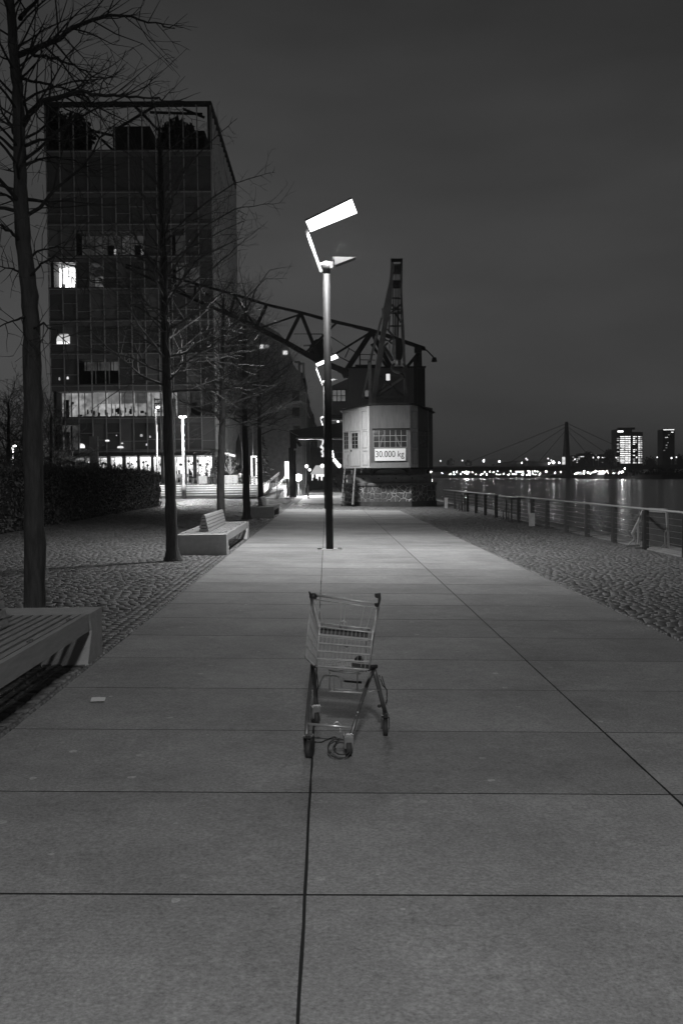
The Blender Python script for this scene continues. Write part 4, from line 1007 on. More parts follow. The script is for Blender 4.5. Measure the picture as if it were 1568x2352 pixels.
# machine house
h0, h1 = kP(378, 300, 80.0), kP(1172, 300, 80.0); ht, hb_ = kP(700, 132, 80.0).z, kP(700, 560, 80).z-2.2
m = MB(); m.bx(h0.x, h1.x, 80.0, 86.0, hb_, ht); mh = m.build('machine_house', M_p3, pc)
m = MB(); m.bx(h0.x-.1, h1.x+.1, 79.9, 86.1, ht+.002, ht+.12); m.build('house_roof', M_p2, mh)
m = MB(); m.bx(h1.x-.9, h1.x-.62, 79.9, 79.995, hb_, ht+.8); m.bx(h1.x-.6, h1.x+.02, 79.95, 79.998, hb_, ht-.05); m.build('corner_column', M_darker, mh)
s0, s1 = kP(195, 300, 80.6), kP(376, 300, 80.6); stp, sbt = kP(300, 285, 80.6).z, kP(300, 620, 80.6).z
m = MB(); m.hexa([(s0.x, 80.6, sbt), (s1.x, 80.6, sbt), (s1.x, 84, sbt), (s0.x, 84, sbt), (s0.x, 80.6, stp-.25), (s1.x, 80.6, stp+.35), (s1.x, 84, stp+.35), (s0.x, 84, stp-.25)])
cb2 = m.build('driver_cab', M_p3, pc)
m = MB(); m.bx(s0.x-.1, s1.x+.05, 80.4, 84.1, sbt-.3, sbt-.003); m.build('cab_floor', M_darker, cb2)
wa, wb_ = kP(205, 483, 80.55), kP(342, 360, 80.55)
m = MB(); m.bx(wa.x, wb_.x, 80.56, 80.59, wa.z, wb_.z); wi = m.build('window', emit('dim_cab_pane', .11, .25, 4), cb2)
m = MB()
for k in range(4): xx = wa.x+(wb_.x-wa.x)*k/3; m.bx(xx-.03, xx+.03, 80.5, 80.555, wa.z-.05, wb_.z+.05)
for k in range(3):
    zz_ = wa.z+(wb_.z-wa.z)*k/2; m.bx(wa.x-.05, wb_.x+.05, 80.51, 80.553, zz_-.025, zz_+.025)
m.build('glazing_bars', M_darker, wi)
# second small window and ledges on the house seen between jib ties
wa, wb_ = kP(545, 430, 79.95), kP(592, 365, 79.95); m = MB(); m.bx(wa.x, wb_.x, 79.96, 79.99, wa.z, wb_.z); m.build('window', MATS['dim_cab_pane'], mh)
# jib truss, two planes
z4 = crop(700, 520, .38265)
def tP(x, y, Y): return P(*z4(x, y), Y)
top_ = [(975, 801), (853, 759), (772, 740), (690, 718), (612, 700), (540, 677), (450, 652), (370, 630), (290, 608)]
bot_ = [(796, 866), (790, 853), (725, 826), (662, 790), (590, 752), (530, 724), (450, 690), (370, 652), (290, 614)]
for pl_ in range(2):
    Yp = 81.0+pl_*2.4; wt_ = .30
    m = MB()
    for L_ in (top_, bot_):
        w0_ = .42 if L_ is bot_ else .30
        for i in range(len(L_)-1):
            f0, f1 = 1-.6*i/8, 1-.6*(i+1)/8
            m.bar(P(*L_[i], Yp), P(*L_[i+1], Yp), w0_*f0, w0_*f0*(1.3 if L_ is bot_ and i < 5 else 1), w2=w0_*f1, h2=w0_*f1*(1.3 if L_ is bot_ and i < 4 else 1))
    m.build('jib_chord', M_p2, pc)
    m = MB()
    for (a, b_, w_) in (((853, 762), (788, 862), .42), ((853, 762), (735, 835), .16), ((772, 742), (700, 812), .16), ((690, 720), (655, 790), .28), ((692, 722), (735, 830), .28), ((690, 722), (602, 752), .14), ((612, 702), (588, 752), .26),
                        ((540, 680), (585, 748), .18), ((540, 680), (528, 724), .2), ((450, 655), (530, 722), .14), ((450, 655), (446, 690), .16), ((370, 632), (446, 688), .12), ((855, 765), (900, 850), .34), ((965, 805), (930, 848), .24), ((853, 790), (900, 862), .2)):
        m.bar(P(*a, Yp), P(*b_, Yp), w_, w_)
    m.build('jib_web', M_p2, pc)
m = MB()
for i in range(len(top_)): m.bar(P(*top_[i], 81.0), P(*top_[i], 83.4), .14, .14); m.bar(P(*bot_[i], 81.0), P(*bot_[i], 83.4), .16, .16)
for i in range(len(top_)-1): m.bar(P(*top_[i], 81.0), P(*top_[i+1], 83.4), .09, .09)
m.build('jib_cross_tie', M_p2, pc)
m = MB()
for (pts, r) in (([tP(1250, 1200, 81), tP(1252, 1340, 81)], .14), ([tP(1232, 1260, 83), tP(1234, 1340, 83)], .1), ([tP(1258, 1200, 83), tP(1262, 1340, 83)], .1)): m = MB(); m.tube(pts, r, 4); m.build('mast_post', M_p2, pc)
m = MB(); m.bar(tP(1240, 1185, 81), tP(1240, 1235, 81), .55, .55); m.build('rear_mast', M_p2, pc)
m = MB(); m.tube([tP(1262, 1214, 82), tP(1303, 1214, 82), tP(1355, 1268, 82)], .055, 5); m.build('lamp_arm', M_p2, pc)
m = MB(); m.tube([tP(1360, 1268, 82), tP(1360, 1300, 82)], [.16, .24], 8); m.build('floodlight', M_p2, pc)
m = MB()                                             # railings on the jib and house
for (pts, r) in (([tP(330, 1096, 82), tP(540, 1096, 82)], .04), ([tP(540, 1096, 82), tP(540, 1180, 82)], .05), ([tP(400, 1182, 82), tP(540, 1176, 82)], .07), ([tP(600, 1115, 82), tP(780, 1230, 82)], .04), ([tP(600, 1235, 82), tP(770, 1315, 82)], .05),
              ([tP(735, 1205, 82), tP(705, 1270, 82)], .04), ([tP(818, 1245, 80.3), tP(925, 1248, 80.3)], .03), ([tP(818, 1285, 80.3), tP(925, 1288, 80.3)], .03), ([tP(815, 1240, 80.3), tP(815, 1325, 80.3)], .05), ([tP(895, 1240, 80.3), tP(895, 1325, 80.3)], .04),
              ([tP(780, 1330, 80.3), tP(930, 1330, 80.3)], .1)): m.tube(pts, r, 4)
m.build('catwalk_rail', M_p2, pc)
m = MB(); m.cyl(tP(525, 1215, 82), tP(525, 1215, 83.2), .95, 16); m.build('winch_drum', M_p2, pc)
m = MB(); m.bx(wa.x, wa.x+.5, 79.8, 79.97, kP(700, 445, 80).z-.1, kP(700, 445, 80).z); m.build('ledge', M_darker, mh)

# ------------------------------------------------------------------ tall glass office building
BY = 100.0
def bP(x, y, Y=BY): return P(x, y, Y)
bx0, bx1 = bP(122, 1040).x, bP(496, 1040).x
FL = [bP(300, y).z for y in (1038, 962, 887, 814, 739, 665, 592, 518, 444, 350)]
ztop = bP(300, 235).z; zgr = gz(-15)+.87
M_spand = mat('spandrel_panel', .12, .45, .0, var=.25, scale=1.2)
M_mull = mat('facade_mullion', .32, .5, .1, var=.2, scale=2)
M_pane = glass('dark_facade_glass', .055, .12, spec=1.0)
M_pane2 = glass('dim_facade_glass', .13, .2, spec=1.0)
M_see = glass('lit_room_glass', .02, .03, .86)
bd = thing('office_building', ((bx0+bx1)/2, BY, gz(-15)), 'tall dark glass office building with a few lit windows and open roof frame', 'building')
BYE = 127.0
m = MB(); m.bx(bx0+.1, bx1-.6, BY+3.6, BYE, FL[0], FL[9]); m.bx(bx0+.1, bx0+.4, BY+.3, BY+3.598, FL[0], FL[9]); m.build('core_wall', mat('building_core', .05, .8), bd)
for i, z in enumerate(FL):
    m = MB(); m.bx(bx0, bx1-.02, BY-.12, BY+3.595, z-.42, z+.25); m.build('floor_band', M_spand, bd)
    m = MB(); m.bx(bx0-.05, bx1+.03, BY-.28, BY-.125, z+.02, z+.09); m.build('ledge', M_mull, bd)
NB = 12; bw_ = (bx1-bx0)/NB
rnd = random.Random(17)
m = MB()
for i in range(NB+1): 
    xx = bx0+bw_*i; m.bx(xx-.045, xx+.045, BY-.22, BY+.02, FL[0]-.4, ztop-.2)
m.build('facade_mullions', M_mull, bd)
def emitpane(par, name, x0, x1, y, z0, z1, s, var=.3, sc=1.2):
    m = MB(); m.bx(x0, x1, y, y+.02, z0, z1)
    return m.build(name, emit('glow_%03d_%d_%d' % (int(s*1000), int(var*100), int(sc*10)), s, var, sc), par)
M_sil = mat('room_silhouette', .03, .7)
M_blind = mat('window_blind', .5, .8, var=.1, scale=3, stretch=(.2, .2, 14))
# what each lit bay shows: (floor, bay) -> (brightness, kind)
LIT = {(5, 0): (5.0, 'bright'), (5, 1): (3.6, 'bright2'),
       (1, 0): (.30, 'door'), (1, 1): (.42, 'plant'), (1, 2): (.30, 'bright_low'), (1, 3): (.55, 'blind'), (1, 4): (.50, 'blind'), (1, 5): (.42, 'blind_dark'), (1, 6): (.32, 'blind_dark'), (1, 7): (.38, 'shelf'), (1, 8): (.34, 'door'),
       (1, 9): (.05, 'plain'), (1, 10): (.035, 'desk'), (1, 11): (.02, 'plain'),
       (0, 0): (.12, 'door'), (0, 1): (.06, 'door'),
       (2, 2): (.045, 'top'), (2, 3): (.05, 'top'), (2, 4): (.10, 'top'),
       (5, 9): (.05, 'plain'), (5, 10): (.05, 'plain'), (5, 3): (.02, 'figure'),
       (6, 3): (.04, 'plain'), (6, 4): (.035, 'spot'), (6, 5): (.06, 'plain'), (6, 6): (.045, 'spot'), (6, 2): (.03, 'plain'), (6, 9): (.03, 'plain')}
def room(par, x0, x1, z0, z1, s, kind, sd):
    r = random.Random(sd); w_, h_ = x1-x0, z1-z0; yb = BY+2.4
    emitpane(par, 'room_wall', x0, x1, yb, z0, z1, s, .5, 2.2)
    m = MB(); m.bx(x0, x1, BY+.4, yb-.005, z0+.001, z0+.02); m.bx(x0, x1, BY+.4, yb-.005, z1-.03, z1-.001); m.build('room_floor', mat('room_surface', .5, .7), par)
    f = MB()
    def B(u0, u1, v0, v1, y=1.6, t=.1): f.bx(x0+w_*u0, x0+w_*u1, BY+y, BY+y+t, z0+h_*v0, z0+h_*v1)
    if kind in ('bright', 'bright2'):
        B(.5, .8, 0, .3, 2.0)
        if kind == 'bright2': B(.25, .3, .1, .55, 1.9)
    elif kind == 'door': B(.0, .12, 0, .95); B(.5, .9, 0, .72, 2.0); B(.2, .3, 0, .12)
    elif kind == 'plant':
        B(.1, .3, .55, .62); B(.1, .16, 0, .6); B(.6, .95, .05, .12); B(.62, .66, 0, .1)
    elif kind in ('blind', 'blind_dark', 'bright_low'):
        B(.05, .95, .02, .05, 1.2)
        for q_ in range(r.randint(2, 5)):
            u = r.uniform(.04, .8); v = r.uniform(.05, .2); B(u, u+r.uniform(.04, .2), v, v+r.uniform(.06, .24), r.uniform(1.0, 2.2))
        if r.random() < .6: u = r.uniform(.1, .9); B(u, u+.04, 0, .5, 1.8)
        if kind != 'bright_low':
            sb = s*(.42 if kind == 'blind' else .14)
            b2 = MB()
            for q_ in range(9): b2.bx(x0+.06, x1-.06, BY+.16, BY+.19, z0+h_*(.5+.05*q_), z0+h_*(.5+.05*q_+.042))
            b2.build('blind', emit('blind_glow_%d' % int(sb*1000), sb, .2, 2), par)
    elif kind == 'shelf':
        for v in (.2, .36, .52, .68): B(.3, .95, v, v+.04)
        B(.3, .36, 0, .75); B(.85, .9, 0, .9); B(.6, .64, .1, .7)
        for k in range(6): u = r.uniform(.36, .8); B(u, u+.06, r.choice((.24, .4, .56)), r.choice((.34, .5, .64)), 1.7)
    elif kind == 'desk': B(0, 1, 0, .35); B(.1, .5, .35, .55)
    elif kind == 'top': B(0, 1, 0, .6); B(.3, .34, .6, 1)
    elif kind == 'spot': B(.1, .6, 0, .5, 1.2); emitpane(par, 'screen', x0+w_*.45, x0+w_*.85, BY+1.4, z0+h_*.05, z0+h_*.38, .6, .5, 4)
    elif kind == 'figure': emitpane(par, 'screen', x0+w_*.1, x0+w_*.8, BY+1.5, z0+h_*.1, z0+h_*.55, .14, .6, 3)
    if f.v: f.build('furniture', M_sil, par)
for fl in range(9):
    z0, z1 = FL[fl]+.255, FL[fl+1]-.425
    topm = MB()
    for i in range(NB):
        x0, x1 = bx0+bw_*i+.047, bx0+bw_*(i+1)-.047
        if fl == 8: topm.bx(x0, x1, BY-.03, BY-.01, z0, z1); continue
        jit = rnd.uniform(-.02, .02); lit = LIT.get((fl, i)); m = MB()
        m.hexa([(x0, BY-.03+jit, z0), (x1, BY-.03-jit, z0), (x1, BY-.01-jit, z0), (x0, BY-.01+jit, z0), (x0, BY-.03+jit*.5, z1), (x1, BY-.03-jit*.5, z1), (x1, BY-.01-jit*.5, z1), (x0, BY-.01+jit*.5, z1)])
        wnd = m.build('window', M_see if lit else (M_pane if rnd.random() < .75 else M_pane2), bd)
        if lit: room(wnd, x0, x1, z0, z1, lit[0], lit[1], fl*20+i)
        elif rnd.random() < .8:
            m = MB(); hh = rnd.uniform(.25, .9); m.bx(x0, x1, BY+.4, BY+.44, z1-(z1-z0)*hh, z1-.01); m.build('blind', mat('grey_blind', .12, .8), wnd)
        if not lit:
            m = MB(); zt2 = z0+(z1-z0)*rnd.choice((.3, .36, .62)); m.bx(x0+.003, x1-.003, BY-.085, BY-.045, zt2, zt2+.05); m.build('transom', M_mull, wnd)
    if fl == 8: tag(topm.build('top_floor_glazing', M_pane, bd), kind='stuff')
# glowing lamp shade and glowing spots that imitate street lamps mirrored in the glass
def glow_bit(px, py, w, h, s, nm, Y=BY-.05):
    c = bP(px, py, Y); m = MB(); m.lathe((c.x, c.y, c.z-h/2), [(w/2, 0), (w*.52, h*.3), (w*.45, h*.85), (w*.3, h)], 10); return m.build(nm, emit('glow_pt_%d' % int(s*100), s), bd)
def pane_glint(px, py, w, h, s, nm='lamp_glint'): return glow_bit(px, py, w, h, s, nm, BY-.06)
m = MB(); c = bP(146, 779); m.prism([(c.x-.66, BY-.06, c.z-.5), (c.x+.66, BY-.06, c.z-.5), (c.x+.66, BY-.06, c.z+.3), (c.x+.5, BY-.06, c.z+.5), (c.x-.5, BY-.06, c.z+.5), (c.x-.66, BY-.06, c.z+.25)], (0, .02, 0)); m.build('lamp_shade', emit('shade_glow', .62), bd)
m = MB(); m.bx(c.x-.62, c.x+.62, BY-.075, BY-.062, c.z-.48, c.z-.26); m.build('lamp_tube', emit('shade_tube', 1.5), bd)
for (px, py, w, h, s) in ((190, 1025, .45, .35, 1.3), (188, 1020, .3, .1, .8), (222, 1005, .3, .14, .7), (247, 1012, .4, .15, 1.2), (277, 1027, .6, .2, .9), (281, 1018, .2, .1, .8), (338, 1021, .2, .2, .9), (345, 1003, .14, .2, .5), (156, 868, .2, .25, .8), (137, 870, .16, .3, .3), (268, 1000, .1, .1, .6), (325, 1000, .25, .25, .4)):
    pane_glint(px, py, w, h, s)
m = MB(); c = bP(299, 823); r0 = .47
for k in range(20): m.bar((c.x+r0*math.cos(k*math.pi/10), BY-.3, c.z+r0*math.sin(k*math.pi/10)), (c.x+r0*math.cos((k+1)*math.pi/10), BY-.3, c.z+r0*math.sin((k+1)*math.pi/10)), .07, .07)
for a in (90, 270, 225, 315): m.bar((c.x, BY-.3, c.z), (c.x+r0*math.cos(math.radians(a)), BY-.3, c.z+r0*math.sin(math.radians(a))), .06, .06)
m.build('peace_emblem', mat('pale_emblem', .35, .6), bd)
# right side: vertical louvres in front of a wall
m = MB(); m.bx(bx1-.58, bx1-.3, BY+.1, BYE, FL[0]-.4, FL[9]+.2); m.build('side_wall', mat('side_wall_dark', .06, .7), bd)
m = MB(); k = 0; y = BY+.05
while y < BYE:
    m.bx(bx1-.28, bx1+.12, y, y+.35, zgr+.2, ztop-1.0); y += 1.75; k += 1
m.build('louvre_screen', mat('louvre_metal', .6, .5, .2, var=.3, scale=1.5), bd)
m = MB()
for z in FL: m.bx(bx1-.29, bx1+.02, BY+.05, BYE, z-.1, z+.1)
m.build('side_ledge', M_spand, bd)
# open roof frame
m = MB(); t_ = .42
m.bx(bx0-.1, bx1+.1, BY-.25, BY+.2, ztop-t_, ztop); m.bx(bx0-.1, bx1+.1, BYE-.3, BYE, ztop-t_, ztop)
m.bx(bx1-.25, bx1+.13, BY+.203, BYE-.303, ztop-t_, ztop); m.bx(bx0-.1, bx0+.25, BY+.203, BYE-.303, ztop-t_, ztop)
for (xx, yy) in ((bx0+.1, BY), (bx1-.1, BY), (bx0+.1, BYE-.2), (bx1-.1, BYE-.2)): m.bx(xx-.2, xx+.2, yy-.2, yy+.18, FL[9]+.26, ztop-t_-.003)
m.build('roof_frame', M_darker, bd)
m = MB()
for (a, b_) in (((262, 300), (362, 240)), ((345, 258), (465, 262)), ((200, 290), (260, 345)), ((310, 245), (365, 300)), ((210, 300), (262, 312)), ((420, 250), (470, 270))): m.bar(P(*a, BY+6), P(*b_, BY+6), .22, .22)
m.build('roof_brace', M_darker, bd)
m = MB()
for (x0, x1, yt) in ((260, 345, 290), (372, 470, 300)):
    a, b_ = P(x0, 345, BY+3), P(x1, yt, BY+3); m.bx(a.x, b_.x, BY+3, BY+9, FL[9]+.26, b_.z)
m.build('penthouse', mat('penthouse_wall', .03, .8), bd)
M_leafd = mat('dark_leaf', .025, .7, var=.5)
def shrub(name, label, cat, c, rx, ry, rz_, n, size, group=None, seed=1, mt_=None):
    rnd = random.Random(seed); m = MB()
    for k in range(n):
        u, v, w = rnd.gauss(0, 1), rnd.gauss(0, 1), rnd.gauss(0, 1); l = math.sqrt(u*u+v*v+w*w)+1e-6; rr = rnd.uniform(.55, 1.05)**.6
        m.leaf((c[0]+rx*u/l*rr, c[1]+ry*v/l*rr, max(c[2]-rz_*.98, c[2]+rz_*w/l*rr)), size, rnd)
    m.ball((c[0], c[1], c[2]-rz_*.05), (rx*.72, ry*.72, rz_*.78), 10, 8)
    return tag(m.build(name, mt_ or M_leafd), label, cat, group)
a = P(165, 345, BY+2.5); shrub('roof_shrub', 'large dark shrub on the office roof, at its left corner', 'shrub', (a.x, a.y, FL[9]+2.3), 2.2, 2, 2.4, 900, .3, 'plants on the roof of the office building', 1)
a = P(130, 345, BY+2.5); shrub('roof_shrub', 'narrow dark shrub on the office roof, leftmost against the frame corner', 'shrub', (a.x, a.y, FL[9]+2.6), 1.0, 1.4, 2.7, 500, .3, 'plants on the roof of the office building', 2)
a = P(410, 345, BY+2.5); shrub('roof_shrub', 'dark bushy shrub on the office roof, at its right end', 'shrub', (a.x, a.y, FL[9]+2.0), 2.0, 2, 2.1, 700, .3, 'plants on the roof of the office building', 3)
# ground floor: shop windows
zg0, zg1 = zgr, FL[0]-.43
m = MB(); m.bx(bx0, bx1-.02, BY-.7, BY+.25, zg1+.003, zg1+.30); m.build('canopy', M_darker, bd)
m = MB(); m.bx(bx0, bx1-.6, BY+4, BY+4.3, zg0, zg1); m.build('shop_rear_wall', mat('shop_wall', .5, .8), bd)
shops = [(133, 196, .16), (198, 216, .5), (220, 250, .8), (254, 284, 2.2), (289, 318, 2.4), (321, 349, 2.2), (353, 372, 1.2), (376, 396, 1.0), (400, 424, 1.5), (428, 446, 1.8), (451, 489, 3.2)]
for k, (xa, xb, s) in enumerate(shops):
    x0, x1 = bP(xa, 1070).x, bP(xb, 1070).x; m = MB(); m.bx(x0, x1, BY-.02, BY, zg0+.05, zg1-.3); wnd = m.build('shop_window', M_see, bd)
    emitpane(wnd, 'shop_interior', x0-.03, x1+.03, BY+2.6, zg0+.3, zg1-.1, s*1.3, .5, 1.6)
    r = random.Random(k+5); f = MB()
    for j in range(9 if s > .5 else 5):
        xx = r.uniform(x0, x1-.15); z0 = zg0+r.uniform(0, .3); f.bx(xx, xx+r.uniform(.06, .22), BY+1.2, BY+1.3, z0, z0+r.uniform(.3, 1.3))
    for j in range(3):
        xx = r.uniform(x0, x1-.2); z0 = zg1-r.uniform(.5, 1.0); f.ball((xx, BY+1.2, z0), .14)
    f.build('furniture', M_sil, wnd)
    g_ = MB()
    for j in range(10 if s > .6 else 3): g_.ball((r.uniform(x0, x1), BY+.9, zg1-r.uniform(.35, 1.3)), .05, 6, 4)
    g_.build('fairy_lights', emit('fairy_glow', 3.0), wnd)
for (px, w_) in ((197, .12), (218, .3), (252, .4), (286.5, .36), (319.5, .26), (351, .26), (374, .3), (398, .36), (426, .3), (448.5, .36), (492, .4)):
    m = MB(); xx = bP(px, 1070).x; m.bx(xx-w_/2, xx+w_/2, BY-.3, BY+.1, zg0, zg1); m.build('column', M_spand, bd)
m = MB(); xx = bP(230, 1070).x; m.bx(xx-.45, xx+.35, BY-2.4, BY-1.9, zg0, FL[0]+1.5); tag(m.build('banner_post', mat('pale_column', .12, .7)), 'pale narrow column standing in front of the lit shop windows', 'column')

# ------------------------------------------------------------------ warehouses beyond
M_brick = mat('dark_brick', .09, .9, var=.35, scale=2.5, bump=.2, bscale=6)
M_brick2 = mat('brown_brick', .42, .9, var=.35, scale=2.0, bump=.2, bscale=6)
wh = thing('warehouse', (P(640, 1100, 140).x, 140, gz(-15)), 'tall brick warehouse with curved gable behind the office building', 'building')
WX = P(693, 1000, 140).x
def wP(x, y): return P(x, y, 140)
gab = [wP(530, 1110), wP(530, 700), wP(640, 765), wP(655, 780), wP(663, 800), wP(668, 825), wP(674, 838), wP(683, 850), wP(694, 854), wP(694, 1110)]
for p in gab: p.x = min(p.x, WX)
gab[0].z = gab[-1].z = gz(-15); gab[-1].x = gab[-2].x = WX
m = MB(); m.prism(list(reversed(gab)), (0, 50, 0)); w_ = m.build('wall', M_brick2, wh)
for (x0, x1, y0, y1) in ((671, 687, 897, 921), (672, 688, 936, 960), (673, 689, 978, 1000)):
    a, b_ = wP(x0, y1), wP(x1, y0); m = MB(); m.bx(a.x, b_.x, 139.9, 139.96, a.z, b_.z); m.build('window', glass('old_window_glass', .015, .2), wh)
for (px, py, s) in ((601, 796, 1.0), (614, 796, .2), (655, 810, .8)):
    a = wP(px, py); m = MB(); m.bx(a.x-.3, a.x+.3, 139.85, 139.95, a.z-.25, a.z+.25); m.build('lit_window', emit('glow_pt_%d' % int(s*100), s), wh)
m = MB()
for (px, y0, y1) in ((697, 880, 1120), (702, 900, 1120)): m.tube([P(px, y1, 138), P(px, y0, 138)], .07, 5)
for y in (902, 940, 990): m.bar(P(697, y, 138), P(703, y, 138), .1); m.bar(P(703, y, 138), P(711, y+20, 142), .1)
m.build('fire_escape', mat('pale_pipe', .5, .5), wh)
for (px, py, h_, s) in ((687, 838, 2.2, .6), (697, 842, 3.0, 1.0)):
    a = P(px, py, 150); m = MB(); m.bx(a.x-.15, a.x+.15, 150, 150.3, P(px, 856, 150).z-.8, a.z+.6); m.bx(a.x-.7, a.x-.15, 150, 150.3, a.z+.3, a.z+.6); m.build('roof_vent', mat('lit_vent_metal', .6, .5), wh)
m = MB()
for k, (px, pt) in enumerate(((700, 862), (707, 905), (713, 935), (720, 950), (727, 975))):
    y0 = 191+k*26; a = P(px, pt, y0); m = MB()
    m.bx(WX-12, a.x, y0, y0+24, gz(-15), a.z)
    for j in range(4): m.bx(WX-9-.2*j, a.x-1.1*j-.4, y0+2, y0+20, a.z+.7*j+.002, a.z+.7*(j+1))
    o = tag(m.build('warehouse', M_brick), ['dark stepped gable house next behind the brick warehouse', 'dark stepped gable house, second beyond the brick warehouse', 'dark gable house, third beyond the brick warehouse', 'dark gable house, fourth beyond the brick warehouse', 'farthest dark gable house just left of the lamp pole'][k], 'building', 'gable houses in a row down the promenade')
# low lit brick building beyond on the right, with gallery
a, b_ = P(752, 1010, 170), P(800, 1010, 170)
lw = thing('gallery_building', (a.x, 170, 0), 'low brick building with pale gallery rail behind the crane cabin', 'building')
m = MB(); m.bx(a.x, b_.x+12, 170, 190, -.3, P(770, 985, 170).z); m.build('wall', mat('lit_brick', .16, .9, var=.3, scale=2), lw)
m = MB(); z = P(770, 1052, 170).z; m.bx(a.x, b_.x+6, 168.5, 169.99, z-.25, z); m.bx(a.x, b_.x+6, 168.5, 168.6, z+.9, z+1.0)
for k in range(8): m.bx(a.x+k*.8, a.x+k*.8+.07, 168.5, 168.58, z, z+.9)
m.build('gallery', mat('gallery_paint', .45, .6), lw)
m = MB(); a = P(762, 1050, 167); c_ = P(763, 1003, 167); m.bx(a.x-.1, a.x+.1, 167, 167.2, a.z, c_.z); m.bx(a.x-.5, a.x+.8, 166.9, 167.1, c_.z, c_.z+.2); m.build('downpipe', MATS['pale_pipe'], lw)
# dark quay warehouse on the left far part of the path with lit figure sign
m = MB(); a = P(706, 1115, 160); b_ = P(752, 1012, 160); m.bx(a.x, b_.x, 195.2, 200, -.2, b_.z)
tag(m.build('far_facade', M_brick), 'dark far facade under the portal beam, left of the lamp pole', 'building')
m = MB(); r = random.Random(4)
for k in range(14):
    c = P(740+r.uniform(-3, 3), 1003+3.4*k, 150); m.ball(c, r.uniform(.10, .24), 6, 4)
tag(m.build('light_sculpture', emit('sculpture_glow', .9, .5, 3)), 'glowing vertical light decoration just left of the lamp pole', 'light decoration')

# ------------------------------------------------------------------ terrace with steps, furniture, plants and lights
TZ = gz(-15)+.87
tx0, tx1 = -40.0, P(590, 1135, 75).x
m = MB(); 
for k in range(5):
    y = 74.2+k*.42; z0 = gz(-15)-.05; m.bx(tx0, tx1, y, y+.418 if k < 4 else 128, z0, gz(-15)+.174*(k+1))
struct('terrace_steps', m, mat('step_concrete', .42, .8, var=.2, scale=3))
m = MB()
for k in range(5): m.bx(tx0, tx1, 74.17+k*.42, 74.195+k*.42, gz(-15)+.174*(k+1)-.045, gz(-15)+.174*(k+1)+.012)
struct('step_nosing', m, mat('pale_nosing', .85, .7))
def tpos(px, Y): return P(px, 1100, Y).x
M_fur = mat('terrace_furniture_metal', .25, .5, .3); M_furd = mat('dark_furniture', .05, .6)
def chair():
    t = thing('terrace_chair', (0, 0, 0), '', 'chair', 'chairs on the restaurant terrace')
    for sx in (-1, 1):
        for sy in (-1, 1):
            m = MB(); m.bar((sx*.20, sy*.20, 0), (sx*.19, sy*.18, .45 if sy < 0 else .9), .04); m.build('leg', M_fur, t)
    m = MB(); m.bx(-.22, .22, -.22, .22, .45, .49); m.build('seat', M_fur, t)
    m = MB(); m.bx(-.18, .18, .16, .19, .6, .88); m.build('backrest', M_fur, t); return t
def table():
    t = thing('terrace_table', (0, 0, 0), '', 'table', 'tables on the restaurant terrace')
    m = MB(); m.bx(-.5, .5, -.4, .4, .72, .76); m.build('tabletop', M_fur, t)
    for sx in (-1, 1):
        for sy in (-1, 1):
            m = MB(); m.bar((sx*.45, sy*.36, 0), (sx*.45, sy*.36, .72), .05); m.build('leg', M_furd, t)
    return t
c0 = chair(); t0 = table()
cspots = [(412, 80, .3, 'at the left end of the terrace, beside the nearest round trunk'), (437, 79, 2.0, 'right of the lit lamp pole, turned sideways'), (449, 80, 5.0, 'second from the lit lamp pole'), (462, 79.5, 1, 'left of the cloth covered planter'), (484, 80, 4, 'just right of the cloth covered planter'), (478, 84, 2, 'behind the cloth covered planter'), (503, 82, .2, 'by the third trunk'), (556, 80, 1.2, 'right of the pale slatted planter'), (420, 84, 3.3, 'behind, at the left end of the terrace'), (490, 86, 1.9, 'near the lit shop window')]
for i, (px, Y, rz_, lab) in enumerate(cspots):
    c = c0 if i == 0 else copy_tree(c0); c.location = (tpos(px, Y), Y, TZ); c.rotation_euler = (0, 0, rz_); c['label'] = 'terrace chair '+lab
for i, (px, Y, lab) in enumerate(((428, 82, 'behind the lit lamp pole'), (470, 83, 'behind the cloth covered planter'), (548, 79, 'beside the pale slatted planter box'), (495, 81, 'next to the third trunk'))):
    c = t0 if i == 0 else copy_tree(t0); c.location = (tpos(px, Y), Y, TZ); c['label'] = 'terrace table '+lab
def planter(px, Y, w, h, lab, slats, mt_):
    t = thing('planter_box', (tpos(px, Y), Y, TZ), lab, 'planter', 'planters along the terrace edge'); x = tpos(px, Y); m = MB()
    if slats:
        for k in range(slats): z = TZ+.08+(h-.08)*k/slats; m.bx(x-w/2, x+w/2, Y-.3, Y+.3, z, z+(h-.08)/slats-.03)
    else: m.bx(x-w/2, x+w/2, Y-.3, Y+.3, TZ+.1, TZ+h)
    m.build('box', mt_, t); m = MB()
    for sx in (-1, 1): m.bx(x+sx*w*.4-.04, x+sx*w*.4+.04, Y-.28, Y+.28, TZ, TZ+.079)
    m.build('foot', M_furd, t); return t
M_pw = mat('pale_planter_wood', .55, .7, var=.15)
planter(569-37.5, 78, 1.0, .75, 'pale slatted planter box right of the third trunk', 5, M_pw)
planter(570, 77.6, .5, .66, 'plain pale planter box left of the fourth trunk', 0, mat('grey_planter', .3, .7))
planter(579, 77.6, .55, .66, 'slatted planter box between fourth and fifth trunk', 4, M_pw)
planter(467, 77.6, .62, .7, 'pale cloth covered planter on the terrace edge', 0, mat('planter_cloth', .4, .9))
a = Vector((tpos(531, 78), 78, TZ+.6)); shrub('potted_bush', 'dark round potted bush behind the pale slatted planter', 'bush', (tpos(516, 80.5), 80.5, TZ+1.45), .9, .8, .95, 420, .12, seed=9)
rnd = random.Random(5); m = MB()
for k in range(7): grow(m, a, Vector((rnd.gauss(0, .35), rnd.gauss(0, .3), 1)), rnd.uniform(1.3, 2.1), .03, 1, rnd, .4, .012)
